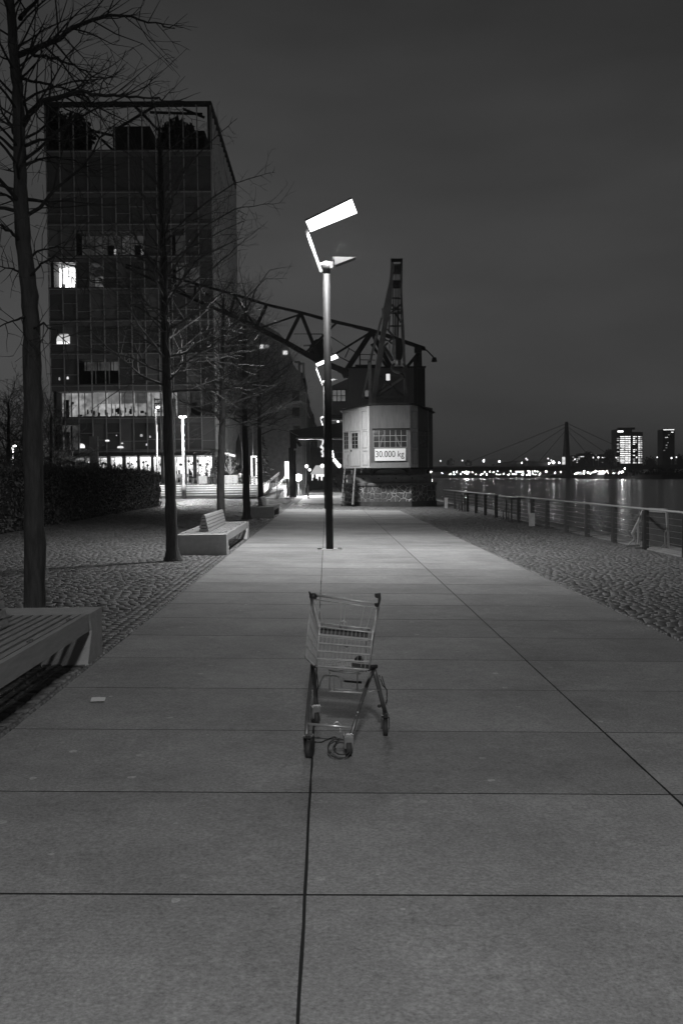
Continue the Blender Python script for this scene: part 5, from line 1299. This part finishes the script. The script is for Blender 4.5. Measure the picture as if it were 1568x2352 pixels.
tag(m.build('small_bare_tree', mat('pale_twigs', .3, .8)), 'small pale multi stemmed bare tree in the slatted planter', 'tree')
rnd = random.Random(6); m = MB(); a = Vector((tpos(474, 79.5), 79.5, TZ+.65))
for k in range(8): grow(m, a+Vector((0, 0, -.1)), Vector((rnd.gauss(0, .5), rnd.gauss(0, .4), 1)), rnd.uniform(.8, 1.9), .02, 1, rnd, .5, .01)
for k in range(260): m.leaf((a.x+rnd.gauss(0, .45), a.y+rnd.gauss(0, .3), a.z+rnd.uniform(.1, 2.0)), .07, rnd)
m.lathe((a.x, a.y, TZ), [(.3, 0), (.36, .66)], 10)
tag(m.build('leafy_plant', mat('plant_leaf', .1, .7, var=.5)), 'leafy plant standing before the brightest shop window', 'plant')
a = Vector((tpos(603, 79), 79, TZ)); m = MB(); rnd = random.Random(12)
for k in range(46):
    z = .2+3.6*k/46; L = 1.15*(1-k/50); an = k*2.4
    m.tube([(a.x, a.y, TZ+z), (a.x+L*math.cos(an)*.6, a.y+L*math.sin(an)*.6, TZ+z+.05), (a.x+L*math.cos(an), a.y+L*math.sin(an), TZ+z-.12)], [.02, .03, .01], 3)
    for j in range(14):
        f = rnd.uniform(.2, 1); m.leaf((a.x+L*f*math.cos(an)+rnd.gauss(0, .04), a.y+L*f*math.sin(an)+rnd.gauss(0, .04), TZ+z-.08*f), .07, rnd)
m.tube([(a.x, a.y, TZ), (a.x, a.y, TZ+3.9)], [.06, .01], 6)
tag(m.build('fir_tree', mat('fir_needles', .07, .8)), 'young fir tree between the fourth and fifth trunks on the terrace', 'tree')
# closed parasols
for (px, Y, zt_p, zb_p, lab) in ((550, 82, 998, 1070, 'tall closed dark parasol left of the fourth trunk'),):
    x = tpos(px, Y); z1 = P(px, zt_p, Y).z; t = thing('closed_parasol', (x, Y, TZ), lab, 'parasol')
    m = MB(); m.cyl((x, Y, TZ), (x, Y, z1), .04, 6); m.build('pole', M_furd, t)
    m = MB(); m.lathe((x, Y, TZ+1.0), [(.12, 0), (.3, .3), (.34, .9), (.22, z1-TZ-1.6), (.03, z1-TZ-1.05)], 10); m.build('canopy', mat('parasol_cloth', .045, .9), t)
# lit U shaped frame
m = MB(); Y = 79.2; xa, xb = tpos(578.5, Y), tpos(589, Y); za, zb = TZ, P(584, 1047, Y).z
lf = thing('glowing_arch', (xa, Y, TZ), 'glowing upright door shaped light frame between fourth and fifth trunk', 'light arch')
for (x, y0) in ((xa, za), (xb, za)): m.bx(x-.06, x+.06, Y, Y+.12, y0, zb)
m.bx(xa+.061, xb-.061, Y, Y+.12, zb-.12, zb); m.build('light_tube', emit('frame_glow', 2.2, .3, 3), lf)
m = MB(); m.tube([(xa+.1, Y+.2, zb), (xa+.1, Y+.2, zb+2.6)], .035, 5); m.build('mast', mat('pale_pipe', .5, .5), lf)
# wall of string lights beside the louvres
m = MB(); r = random.Random(2); pts = [P(512+5*k, 1041+1.1*k, 98) for k in range(9)]
for p in pts: m.ball(p, .13, 6, 4)
tag(m.build('light_string', emit('string_glow', 1.6)), 'short string of lights on the louvred wall right of the third trunk', 'light string')
# ramp with lit hand rails
rp = thing('access_ramp', (P(620, 1140, 76).x, 76, gz(-8)), 'sloping access ramp with two lit handrails right of the terrace steps', 'ramp')
ra0, ra1, rb0, rb1 = P(603, 1146, 74.3), P(636, 1146, 74.3), P(641, 1107, 92), P(663, 1107, 92)
rz0, rz1 = gz(-6)+.02, TZ
m = MB(); m.add([(ra0.x, 74.3, rz0), (ra1.x, 74.3, rz0), (rb1.x, 92, rz1), (rb0.x, 92, rz1), (ra0.x, 74.3, gz(-15)-.3), (ra1.x, 74.3, gz(-15)-.3), (rb1.x, 92, gz(-15)-.3), (rb0.x, 92, gz(-15)-.3)], [(0, 1, 2, 3), (4, 5, 1, 0), (5, 6, 2, 1), (7, 4, 0, 3), (6, 7, 3, 2)])
m.build('deck', mat('ramp_deck', .14, .8), rp)
for (s, e, nm, d0) in ((Vector((ra0.x, 74.3, rz0)), Vector((rb0.x, 92, rz1)), 'handrail', 0), (Vector((ra1.x, 74.3, rz0)), Vector((rb1.x, 92, rz1)), 'handrail', 1)):
    m = MB(); m.tube([s+Vector((0, 0, .95)), e+Vector((0, 0, .95))], .04, 6); m.tube([s+Vector((0, 0, .8)), e+Vector((0, 0, .8))], .025, 6); hr = m.build('handrail', emit('handrail_glow', .55) if d0 == 0 else M_fur, rp)
    m = MB()
    for k in range(11): p = s.lerp(e, k/10); m.bx(p.x-.02, p.x+.02, p.y-.02, p.y+.02, p.z, p.z+.93)
    m.build('baluster', M_furd, hr)
m = MB(); m.bx(rb0.x-.3, rb1.x+.2, 84.8, 85.0, TZ-.42, TZ-.36); m.build('threshold_light', emit('threshold_glow', 1.5), rp)
# glowing advertising column, floodlight and other plaza pieces
adx = P(660, 1080, 84); t = thing('advertising_column', (adx.x, 84, gz(adx.x)), 'bright white glowing advertising panel left of the portal leg', 'advertising panel')
m = MB(); m.bx(P(654, 1080, 84).x, P(666, 1080, 84).x, 84, 84.3, P(660, 1098, 84).z, P(660, 1060, 84).z); m.build('panel', emit('advert_glow', 3.0), t)
m = MB(); m.bx(adx.x-.1, adx.x+.1, 84.05, 84.25, gz(adx.x), P(660, 1098, 84).z-.003); m.build('foot', M_furd, t)
fx = P(685, 1097, 88); t = thing('floodlight', (fx.x, 88, gz(fx.x)), 'glaring floodlight on a short stand right of the portal leg', 'floodlight')
m = MB(); m.ball((fx.x, 88, fx.z), .30, 10, 8); m.build('lamp_glass', emit('flood_glow', 20), t)
pd = bpy.data.lights.new('lamp_light', 'POINT'); pd.energy = 4000; pd.shadow_soft_size = .3; po = bpy.data.objects.new('lamp_light', pd); COL.objects.link(po); po.parent = t; po.location = (0, -.5, fx.z-gz(fx.x)+.1)
m = MB(); m.tube([(fx.x, 88.4, gz(fx.x)), (fx.x, 88.4, fx.z)], .05, 6); m.bx(fx.x-.3, fx.x+.3, 88.36, 88.5, fx.z-.3, fx.z+.3); m.build('stand', M_furd, t)
for (px, Y, h_, lab) in ((708, 78, .95, 'slim steel bollard on the open paving, left of the lamp pole'), (691, 90, .6, 'short pale bollard near the floodlight')):
    x = P(px, 1130, Y).x; m = MB(); m.lathe((x, Y, gz(x)), [(.06, 0), (.06, h_), (.05, h_+.02)], 10); tag(m.build('bollard', M_dark if h_ > .8 else M_fur), lab, 'bollard', 'bollards on the open paving')
a0, a1 = P(655, 1120, 80), P(697, 1086, 96)
m = MB(); m.bx(P(672, 1120, 92).x, P(700, 1120, 92).x, 92, 94, gz(-2), gz(-2)+1.0); tag(m.build('low_wall', M_brick2), 'low dark wall beside the floodlight', 'wall')
m = MB(); m.bx(P(706, 1120, 130).x, P(748, 1120, 130).x, 130, 130.4, gz(-1), gz(-1)+1.2); tag(m.build('timber_fence', mat('dark_fence_boards', .06, .8)), 'dark board fence in front of the glowing market tent', 'fence')
tn = thing('market_tent', (P(730, 1100, 134).x, 134, 0), 'glowing white market tent at the far end of the path', 'tent')
xa, xb = P(716, 1100, 134).x, P(752, 1100, 134).x; z1 = P(735, 1074, 134).z
m = MB(); m.bx(xa, xb, 134, 138, 0, z1-.9); m.build('wall', emit('tent_wall_glow', 1.3, .6, 1.2), tn)
m = MB(); m.prism([(xa-.2, 133.8, z1-.88), (xb+.2, 133.8, z1-.88), ((xa+xb)/2+.3, 133.8, z1+.3), ((xa+xb)/2-.5, 133.8, z1+.3)], (0, 4.4, 0)); m.build('roof', emit('tent_roof_glow', .45), tn)
m = MB(); r = random.Random(3)
for k in range(8): xx = r.uniform(xa, xb-.4); m.bx(xx, xx+r.uniform(.1, .4), 133.4, 133.6, 0, r.uniform(.8, 2.2))
m.build('stall_goods', M_sil, tn)
GL_ = [(763, 1037), (764, 1043), (765, 1049), (768, 1057), (772, 1062), (776, 1067), (779, 1070)]
for k, (px, py) in enumerate(GL_):
    Y = 130-k*4.0; p = P(px, py, Y); m = MB(); m.ball(p, .15 if k < 3 else .21, 8, 6); t = tag(m.build('globe_lamp', emit('globe_glow', 3.0)), ['highest', 'second', 'third', 'fourth', 'fifth', 'sixth', 'lowest'][k]+' glowing globe lamp of the chain right of the lamp pole', 'globe lamp', 'globe lamps hanging in a chain right of the pole')
for k, (px, py, s, lab) in enumerate(((740, 1070, .24, 'glowing globe lamp just left of the lamp pole, over the tent'), (704, 1071, .22, 'glowing globe lamp right of the advertising panel, upper one'), (711, 1079, .17, 'glowing globe lamp left of the market tent, lower one'), (770, 960, .2, 'small glowing globe lamp beside the driver cab of the portal crane'), (776, 968, .13, 'tiny glowing globe lamp under the driver cab'))):
    p = P(px, py, 120); m = MB(); m.ball(p, s, 8, 6); tag(m.build('globe_lamp', emit('globe_glow', 3.0)), lab, 'globe lamp', 'single globe lamps around the far path')
# plaza lamps
def plaza_lamp(px, pyb, pyt, Y, lab, glow=10, two=True):
    b0 = P(px, pyb, Y); x = P(px-2, pyt, Y).x; b0.z = gz(b0.x); z1 = P(px, pyt, Y).z
    t = thing('plaza_lamp', (b0.x, Y, b0.z), lab, 'street lamp', 'plaza lamps left of the promenade')
    m = MB(); m.lathe((b0.x, Y, b0.z), [(.17, 0), (.17, 1.0), (.085, 1.05), (.075, z1-b0.z)], 14); m.build('pole', mat('plaza_pole_paint', .2, .5) if two else mat('unlit_pole_tone', .04, .6), t, True)  # single-head poles: their lack of light is put into a darker colour
    m = MB()
    for s_ in ((-1, 1) if two else (1,)): m.ball((b0.x+s_*.16, Y-.05, z1+.08), (.13, .12, .07), 10, 6)
    m.build('lamp_head', emit('plaza_lamp_glow', 14), t)
    pd = bpy.data.lights.new('lamp_light', 'SPOT'); pd.energy = glow; pd.shadow_soft_size = .2; pd.spot_size = math.radians(156); pd.spot_blend = .25; po = bpy.data.objects.new('lamp_light', pd); COL.objects.link(po); po.parent = t; po.location = (0, -.3, z1-b0.z+.02)
    m = MB(); m.bx(b0.x-.25, b0.x+.25, Y-.06, Y+.06, z1+.16, z1+.19); m.build('lamp_cap', M_steel, t); return t
plaza_lamp(423, 1148, 960, 74.0-.6, 'brightly lit double headed plaza lamp left of the third trunk', 7000)
plaza_lamp(362, 1148, 938, 72.0, 'dark plaza lamp with one glowing head left of the second trunk', 120, False)
plaza_lamp(33, 1160, 1027, 78.0, 'small plaza lamp at the far left above the pavilion roof', 400, False)
# pavilion on the left behind the hedge
pv_ = thing('pavilion', (P(30, 1090, 84).x, 84, TZ), 'low pavilion with pale awning roof behind the hedge at far left', 'pavilion')
xa, xb = P(-60, 1060, 84).x, P(66, 1060, 84).x; z0, z1 = P(30, 1062, 84).z, P(30, 1044, 84).z
m = MB(); m.prism([(xa, 83, z0), (xb+.2, 83, z0), (xb+.1, 86, z1), (xa+.6, 86, z1)], (0, .12, .05)); m.build('awning', mat('awning_cloth', .6, .8), pv_)
m = MB(); m.bx(xa, xb, 82.9, 83.0, z0-.18, z0-.003); m.build('gutter', M_darker, pv_)
m = MB(); m.bx(xa, xb, 86.2, 86.5, TZ, z0); m.build('rear_wall', emit('pavilion_glow', .10, .8, 1.0), pv_)
m = MB()
for px in (8, 45): x = P(px, 1080, 83).x; m.bx(x-.12, x+.12, 83.1, 83.3, TZ, z0-.2)
m.build('column', mat('awning_cloth', .6, .8), pv_)
m = MB()
for px in (56, 63): x = P(px, 1080, 85).x; m.bx(x-.25, x+.2, 85.9, 86.0, P(px, 1090, 86).z, P(px, 1068, 86).z)
m.build('lit_pane', emit('pavilion_pane', .9, .5, 3), pv_)
xa, xb = P(118, 1060, 92).x, P(172, 1060, 92).x; z1 = P(150, 1046, 92).z
kk = thing('kiosk', (xa, 92, TZ), 'low dark kiosk with sloping roof at the left foot of the office building', 'kiosk')
m = MB(); m.bx(xa, xb, 92, 95, TZ, z1-.4); m.build('wall', emit('kiosk_glow', .07, .9, 1.5), kk)
m = MB(); m.prism([(xa-.5, 91.6, z1-.38), (xb+.5, 91.6, z1-.9), (xb+.5, 91.6, z1-.75), (xa+.6, 91.6, z1-.1), (xa-.5, 91.6, z1-.1)], (0, 4, 0)); m.build('roof', M_darker, kk)

# ------------------------------------------------------------------ walker
def person(px, pyb, Y, hgt, label):
    b0 = P(px, pyb, Y); z = gz(b0.x); b0.z = z; s = hgt/1.75
    t = thing('person', b0, label, 'person')
    J = {'pel': (0, 0, .95), 'che': (0, -.02, 1.32), 'nec': (0, -.01, 1.5), 'hed': (0, -.03, 1.62), 'top': (0, -.03, 1.73),
         'hl': (-.1, 0, .9), 'kl': (-.11, -.12, .5), 'al': (-.11, -.02, .09), 'tl': (-.12, -.2, .03), 'hr': (.1, 0, .9), 'kr': (.11, .02, .5), 'ar': (.12, .22, .12), 'tr': (.12, .1, .03),
         'sl': (-.19, -.01, 1.42), 'el': (-.27, .05, 1.13), 'wl': (-.25, -.06, .9), 'sr': (.19, -.01, 1.42), 'er': (.27, .0, 1.13), 'wr': (.25, -.12, .92)}
    R = {'pel': .16, 'che': .2, 'nec': .075, 'hed': .1, 'top': .07, 'hl': .1, 'kl': .075, 'al': .05, 'tl': .04, 'hr': .1, 'kr': .075, 'ar': .05, 'tr': .04, 'sl': .085, 'el': .065, 'wl': .045, 'sr': .085, 'er': .065, 'wr': .045}
    E_ = [('pel', 'che'), ('che', 'nec'), ('nec', 'hed'), ('hed', 'top'), ('pel', 'hl'), ('hl', 'kl'), ('kl', 'al'), ('al', 'tl'), ('pel', 'hr'), ('hr', 'kr'), ('kr', 'ar'), ('ar', 'tr'), ('che', 'sl'), ('sl', 'el'), ('el', 'wl'), ('che', 'sr'), ('sr', 'er'), ('er', 'wr')]
    ks = list(J); me = bpy.data.meshes.new('body'); me.from_pydata([tuple(c*s for c in J[k]) for k in ks], [(ks.index(a), ks.index(b_)) for a, b_ in E_], [])
    o = bpy.data.objects.new('body', me); COL.objects.link(o); o.parent = t; me.materials.append(mat('dark_clothes', .03, .9))
    md = o.modifiers.new('skin', 'SKIN'); sv = me.skin_vertices[0].data
    for i, k in enumerate(ks): sv[i].radius = (R[k]*s, R[k]*s*.8)
    sv[0].use_root = True
    sd = o.modifiers.new('sub', 'SUBSURF'); sd.levels = 1; sd.render_levels = 1
    m = MB(); m.lathe((b0.x, b0.y, z+.78*s), [(.24*s, 0), (.2*s, .25*s), (.24*s, .55*s), (.16*s, .7*s), (.09*s, .73*s)], 14); m.build('coat', mat('dark_coat', .02, .95), t, True)
    m = MB(); m.ball((b0.x, b0.y-.01, z+1.66*s), (.1*s, .11*s, .1*s), 10, 8); m.build('hair', mat('dark_hair', .02, .8), t, True)
person(770, 1120, 118, 1.72, 'person in dark coat walking on the far path right of the lamp pole')

# ------------------------------------------------------------------ far side of the river
FBP = [(2600, 300), (900, 560), (500, 800), (330, 980), (300, 1150), (345, 1420), (380, 2100), (-600, 2500)]
m = MB(); n = len(FBP)
lo_ = [Vector((x, y, WATER-2)) for x, y in FBP]; md_ = [Vector((x+6, y+14, WATER+4.5)) for x, y in FBP]; hi_ = [Vector((x+40, y+60, WATER+6)) for x, y in FBP]; bk_ = [Vector((4500, 900, 2)), Vector((4500, 1200, 2)), Vector((4500, 1500, 2)), Vector((4500, 2000, 2)), Vector((4500, 2500, 2)), Vector((4500, 4000, 2)), Vector((4500, 8000, 2)), Vector((-600, 8000, 2))]
m.add(lo_+md_+hi_+bk_, [(i+r_*n, i+1+r_*n, i+1+(r_+1)*n, i+(r_+1)*n) for r_ in range(3) for i in range(n-1)])
struct('far_bank', m, mat('far_bank_scrub', .02, .95, var=.6, scale=.05))
rnd = random.Random(44); m = MB()
for k in range(5200):
    f = rnd.random()**.8*4.0; i = min(4, int(f)); a = Vector((FBP[i][0], FBP[i][1], 0)); b_ = Vector((FBP[i+1][0], FBP[i+1][1], 0)); p = a.lerp(b_, f-i)
    off = rnd.uniform(8, 60); p = p+Vector((off*.5, off, WATER+4+rnd.uniform(0, 1)**1.5*(5.0+2.2*math.sin(f*9)+1.5*math.sin(f*31)))); m.leaf(p, 1.5, rnd)
tag(m.build('bank_scrub', mat('bank_leaf', .018, .9)), 'dark mass of scrub and trees along the far river bank', 'scrub', kind='stuff')
# cable stayed bridge
DY = 1400.0
br = thing('river_bridge', (P(1300, 1096, DY).x, DY, WATER), 'long cable stayed bridge with one tall pylon across the river', 'bridge')
def fP(x, y, Y=DY): return P(x, y, Y)
M_bd = mat('bridge_steel', .022, .7, var=.3, scale=.05)
m = MB(); a, b_ = fP(940, 1076), fP(1690, 1068); dh = 5.0
m.hexa([(a.x, DY-12, a.z-dh), (b_.x, DY-12, b_.z-dh), (b_.x, DY+12, b_.z-dh), (a.x, DY+12, a.z-dh), (a.x, DY-12, a.z+1), (b_.x, DY-12, b_.z+1), (b_.x, DY+12, b_.z+1), (a.x, DY+12, a.z+1)]); m.build('deck', M_bd, br)
m = MB(); a, b_ = fP(1297.5, 969), fP(1302.5, 969); c, d = fP(1293.5, 1098), fP(1305.5, 1098)
m.hexa([(c.x, DY-14, WATER-3), (d.x, DY-14, WATER-3), (d.x, DY+14, WATER-3), (c.x, DY+14, WATER-3), (a.x, DY-3, a.z), (b_.x, DY-3, b_.z), (b_.x, DY+3, b_.z), (a.x, DY+3, a.z)]); m.build('pylon', M_bd, br)
m = MB(); c = fP(1299, 1097); m.bx(c.x-26, c.x+14, DY-20, DY+20, WATER-3, WATER+1.8); m.build('pier_island', M_bd, br)
for (a, b_) in (((1297, 974), (1065, 1066)), ((1297, 981), (1165, 1066)), ((1297, 990), (1232, 1066)), ((1303, 973), (1500, 1064)), ((1303, 981), (1425, 1064)), ((1303, 990), (1365, 1064))):
    m = MB(); m.bar(fP(*a), fP(*b_), .55, .55); m.build('stay_cable', M_bd, br)
m = MB(); c = fP(1293, 1058, DY-15); m.bx(c.x-1.8, c.x+2.4, DY-15.2, DY-14.6, fP(1290, 1067).z, fP(1290, 1050).z); m.build('lit_pylon_base', emit('pylon_base_glow', .8, .4, .5), br)
# bridge lamps
z6 = zr
for k, (x, y) in enumerate([z6(123, 310), z6(253, 308), z6(383, 303), z6(632, 296), z6(763, 296), (1210+0, 1056), (1265, 1057), (1319, 1055), (1361.4, 1051), (1373, 1050.5), (1414, 1051), (1460.7, 1050.5), (1508, 1050.2), (1541, 1052), (1552, 1050)]):
    p = fP(x, y, DY-11); t = thing('bridge_lamp', (p.x, p.y, fP(x, 1068, DY-11).z), 'small street lamp standing on the deck of the far bridge', 'street lamp', 'street lamps on the far bridge')
    m = MB(); m.tube([(p.x, p.y, fP(x, 1070, DY-11).z), (p.x, p.y, p.z)], .22, 4); m.build('pole', mat('far_lamp_pole', .5, .6), t)
    m = MB(); m.ball(p, 1.0 if k not in (9, 13) else 1.4, 6, 5); m.build('lamp_head', emit('far_lamp_glow', 2.2), t)
# lights below the bridge along the far embankment
rnd = random.Random(20); 
EL = []
for k in range(56):
    px = 1008+rnd.random()**.9*205 if k < 42 else rnd.uniform(1210, 1298); EL.append((px, rnd.choice((1083, 1086, 1089, 1090))+rnd.uniform(-1.5, 1.5), rnd.choice((.7, .8, .9, 1.3))*.9, rnd.choice((1.0, 1.5, 3.0))))
EL += [(x_, y_, r_, s_) for x_, y_, r_, s_ in ((1428, 1084, 2.2, 6), (1420, 1086, 1.3, 3), (1537, 1087, 1.8, 5), (1553, 1087, 2.0, 6), (1384, 1088, 1.6, 3), (1480, 1088, 1.7, 4), (1572-18, 1087, 1.3, 3), (1412, 1086, 1.2, 2), (1434, 1076, 1.2, 2), (1494, 1083, 1, 2), (1512, 1088, 1, 2), (989, 1082, 3.4, 5), (1069, 1085, 2.6, 4), (1215, 1089, 2.2, 4), (1075, 1084, 1.6, 3), (1215, 1084, 1.5, 2))]
for k in range(26): EL.append((rnd.uniform(1312, 1410), rnd.choice((1082, 1085, 1085, 1087))+rnd.uniform(-1, 1), rnd.choice((.8, 1, 1.3)), rnd.choice((1.5, 3, 4))))
for k, (px, py, r_, s) in enumerate(EL):
    Y = 1700 if px < 1300 else 1130
    if px > 1415: Y = 1050
    p = P(px, py, Y); m = MB(); m.ball(p, r_*Y/1400*.46, 6, 4)
    tag(m.build('embankment_lamp', emit('bank_glow_%d' % int(s*10), s*42)), 'small bright lamp along the far river embankment', 'lamp', 'lamps along the far embankment')
for (xa, xb, ya, yb, s, lab) in ((1183, 1202, 1080, 1085.5, 1.6, 'wide lit white panel under the bridge, left of the pylon'), (1372, 1386, 1087, 1090, 1.5, 'lit white panel low on the far embankment right of the pylon'), (1325, 1365, 1083, 1085, .5, 'long lit strip on the far embankment right of the pylon'), (1328, 1338, 1086, 1090.5, .6, 'small lit hut by the water right of the pylon')):
    Y = 1690 if xa < 1290 else 1120; a, b_ = P(xa, yb, Y), P(xb, ya, Y); m = MB(); m.bx(a.x, b_.x, Y, Y+2, a.z, b_.z); tag(m.build('lit_panel', emit('panel_glow_%d' % int(s*10), s, .3, .3)), lab, 'lit panel')
# boats by the far bank
for (xa, xb, y0, lab) in ((1205, 1226, 1095, 'dark moored boat below the bridge, left of the pylon'), (1110, 1132, 1094, 'long low boat under the bridge farther left')):
    Y = 1500; a, b_ = P(xa, 1092, Y), P(xb, 1092, Y); t = thing('river_boat', (a.x, Y, WATER), lab, 'boat', 'boats on the river')
    m = MB(); m.prism([(a.x, Y, WATER-.5), (b_.x-2, Y, WATER-.5), (b_.x+1, Y, WATER+2), (a.x-1, Y, WATER+1.8)], (0, 5, 0)); m.build('hull', M_bd, t)
    m = MB(); m.bx(a.x+2, a.x+(b_.x-a.x)*.6, Y+.5, Y+4, WATER+2.003, WATER+4.5); m.build('deckhouse', mat('boat_cabin', .1, .7), t)
# far hall roof with arch and low houses left of the pylon
m = MB(); pts = [P(1128+ (1280-1128)*k/16, 1068-10*math.sin(math.pi*k/16)**.9 if k not in (0, 16) else 1072, 1800) for k in range(17)]
m.prism(pts+[P(1280, 1080, 1800), P(1128, 1080, 1800)], (0, 30, 0)); tag(m.build('arched_hall', mat('far_roof', .02, .9)), 'low arched hall roof on the far bank behind the bridge, left of the pylon', 'building')
for (px, py, r_, s) in ((1110, 1059, 1.3, 1.5), (1146, 1060, 1, 1), (1197, 1063, 1, 1), (1270, 1062, 2.2, 1.2), (1260, 1064, 1.2, 1), (1283, 1063, 1.2, 1)):
    p = P(px, py, 1790); m = MB(); m.ball(p, r_, 6, 4); tag(m.build('embankment_lamp', emit('bank_glow_%d' % int(s*10), s*42)), 'small bright lamp along the far river embankment', 'lamp', 'lamps along the far embankment')
for (px, pt, w_, lab) in ((1034, 1055, 18, 'small dark tree left on the far bank behind the bridge'), (1075, 1058, 16, 'small dark tree on the far bank, second from the crane')):
    c = P(px, (pt+1072)/2, 1750); shrub('far_tree', lab, 'tree', c, w_*.5*.76, 6, (1072-pt)*.5*.9, 160, 1.6, 'small trees on the far bank', px)
# apartment towers
def tower(label, Y, blocks):
    z0 = 0; t = None
    for bi, (xa, xb, yt, yb, cols, rows, y_first, y_last, bright) in enumerate(blocks):
        a, b_ = P(xa, yb, Y), P(xb, yt, Y)
        if t is None: t = thing('apartment_tower', (a.x, Y, 0), label, 'building')
        m = MB(); m.bx(a.x, b_.x, Y, Y+25, -3, b_.z); w = m.build('wall', mat('tower_wall', .03, .8), t)
        slabm = MB()
        for r_ in range(rows):
            py = y_first+(y_last-y_first)*r_/max(1, rows-1); zz_ = P((xa+xb)/2, py, Y).z
            slabm.bx(a.x-.6, b_.x+.6, Y-1.2, Y-.003, zz_-1.9, zz_-1.3)
            for (ca, cb_, s) in cols(r_):
                if s <= 0: continue
                wa_, wb2 = P(ca, py, Y).x, P(cb_, py, Y).x; m = MB(); m.bx(wa_, wb2, Y-.3, Y-.1, zz_-.6, zz_+.6); m.build('window', emit('tower_glow_%d' % int(s*10), s*1.9), t)
        if slabm.v: slabm.build('balcony_slabs', mat('tower_slab', .07, .8), t)
    return t
rnd = random.Random(77)
def colsA(r_): 
    return [(1423, 1433, rnd.choice((.9, 1.2, 1.4))), (1434.5, 1441, rnd.choice((1.0, 1.5))), (1442, 1446.5, rnd.choice((1.1, 1.6)))]+([(1415.5, 1421, rnd.choice((0, .2, .4)))])
def colsB(r_): return [(1452.5, 1457, rnd.choice((0, .3, 1.1, 1.0))), (1458, 1461, rnd.choice((0, .8, .5))), (1464.5, 1469, rnd.choice((.7, 1.2, 1.3))), (1470, 1473.5, rnd.choice((.2, .7, .4)))]
ta_ = tower('apartment tower with many brightly lit floors right of the bridge pylon', 1550, [(1413.5, 1450, 986, 1075, colsA, 15, 1003, 1063, 1), (1450.2, 1475, 992, 1075, colsB, 15, 1003, 1063, 1)])
m = MB(); a, b_ = P(1417.5, 993, 1549), P(1430.5, 989, 1549); m.bx(a.x, b_.x, 1549.3, 1549.6, a.z, b_.z); m.build('roof_sign', emit('tower_glow_16', 1.6), ta_)
m = MB(); a = P(1425, 984, 1552); m.bx(a.x-4, a.x+22, 1552, 1560, a.z-2, a.z+1.2); m.build('roof_plant', mat('tower_wall', .03, .8), ta_)
def colsC(r_): return [(1522+rnd.random()*20, 1527+rnd.random()*16, rnd.choice((0, 0, .12, .25)))] if r_ not in (1, 4) else [(1540, 1545, 1.0)] if r_ == 1 else [(1526, 1533, .4)]
def colsC(r_):
    if r_ == 0: return [(1522, 1547, .9)]
    if r_ == 1: return [(1540, 1545, 1.0)]
    if r_ == 3: return [(1526, 1533, .45)]
    x = 1522+rnd.random()*18; return [(x, x+4, rnd.choice((0, .12, .2, .1)))]
tower('slim dark apartment tower with lit crown at the right edge of the picture', 1600, [(1520.5, 1548, 986, 1075, colsC, 13, 987, 1058, 1)])
def colsD(r_): return [(1314+k*4.4, 1317+k*4.4, rnd.choice((0, 0, 0, .3, .5))) for k in range(4)]
def colsE(r_): return [(1332+k*4.2, 1335+k*4.2, rnd.choice((0, .1, .8, .8) if r_ == 1 else (0, 0, 0, .25))) for k in range(7)]
def colsF(r_): return [(1381, 1391, 1.0)] if r_ == 1 else [(1366+k*5, 1369+k*5, rnd.choice((0, 0, .15))) for k in range(6)]
tower('low apartment block with lit rows of windows directly right of the bridge pylon', 1500, [(1312, 1331, 1046, 1075, colsD, 4, 1050, 1062, 1), (1331.3, 1362, 1041, 1075, colsE, 4, 1042, 1062, 1)])
tower('low dark apartment block with one lit sign between pylon and bright tower', 1510, [(1364, 1408, 1043, 1075, colsF, 4, 1045, 1062, 1)])
for (px, pt, w_, lab) in ((1350, 1038, 24, 'dark round tree crown above the low blocks on the far bank'), (1398, 1034, 26, 'dark tree crown right of the low blocks on the far bank'), (1492, 1052, 30, 'dark tree crown between the two towers on the far bank'), (1560, 1047, 22, 'dark tree crown at the right edge on the far bank')):
    c = P(px, pt+14, 1480); shrub('far_tree', lab, 'tree', c, w_*.32, 6, 12, 220, 1.5, 'dark trees before the far towers', px)
# distant cover so that the horizon is closed
m = MB(); a, b_ = P(985, 1080, 2300), P(1330, 1078, 2300); m.bx(a.x, b_.x, 2290, 2296, WATER-1, P(1100, 1070, 2300).z); tag(m.build('distant_embankment', mat('far_bank_scrub', .02, .95)), kind='structure')

# thin night mist over the river and the quay
m = MB(); m.bx(-2600, 6100, -120, 9100, WATER-8, 110)
hm = bpy.data.materials.new('night_mist'); hm.use_nodes = True; nt = hm.node_tree; nt.nodes.clear()
ho = N(nt, 'ShaderNodeOutputMaterial'); pv2 = N(nt, 'ShaderNodeVolumePrincipled'); pv2.inputs['Color'].default_value = (1, 1, 1, 1); pv2.inputs['Density'].default_value = .0002
nt.links.new(pv2.outputs[0], ho.inputs['Volume'])
hz = tag(m.build('haze', hm), kind='stuff')
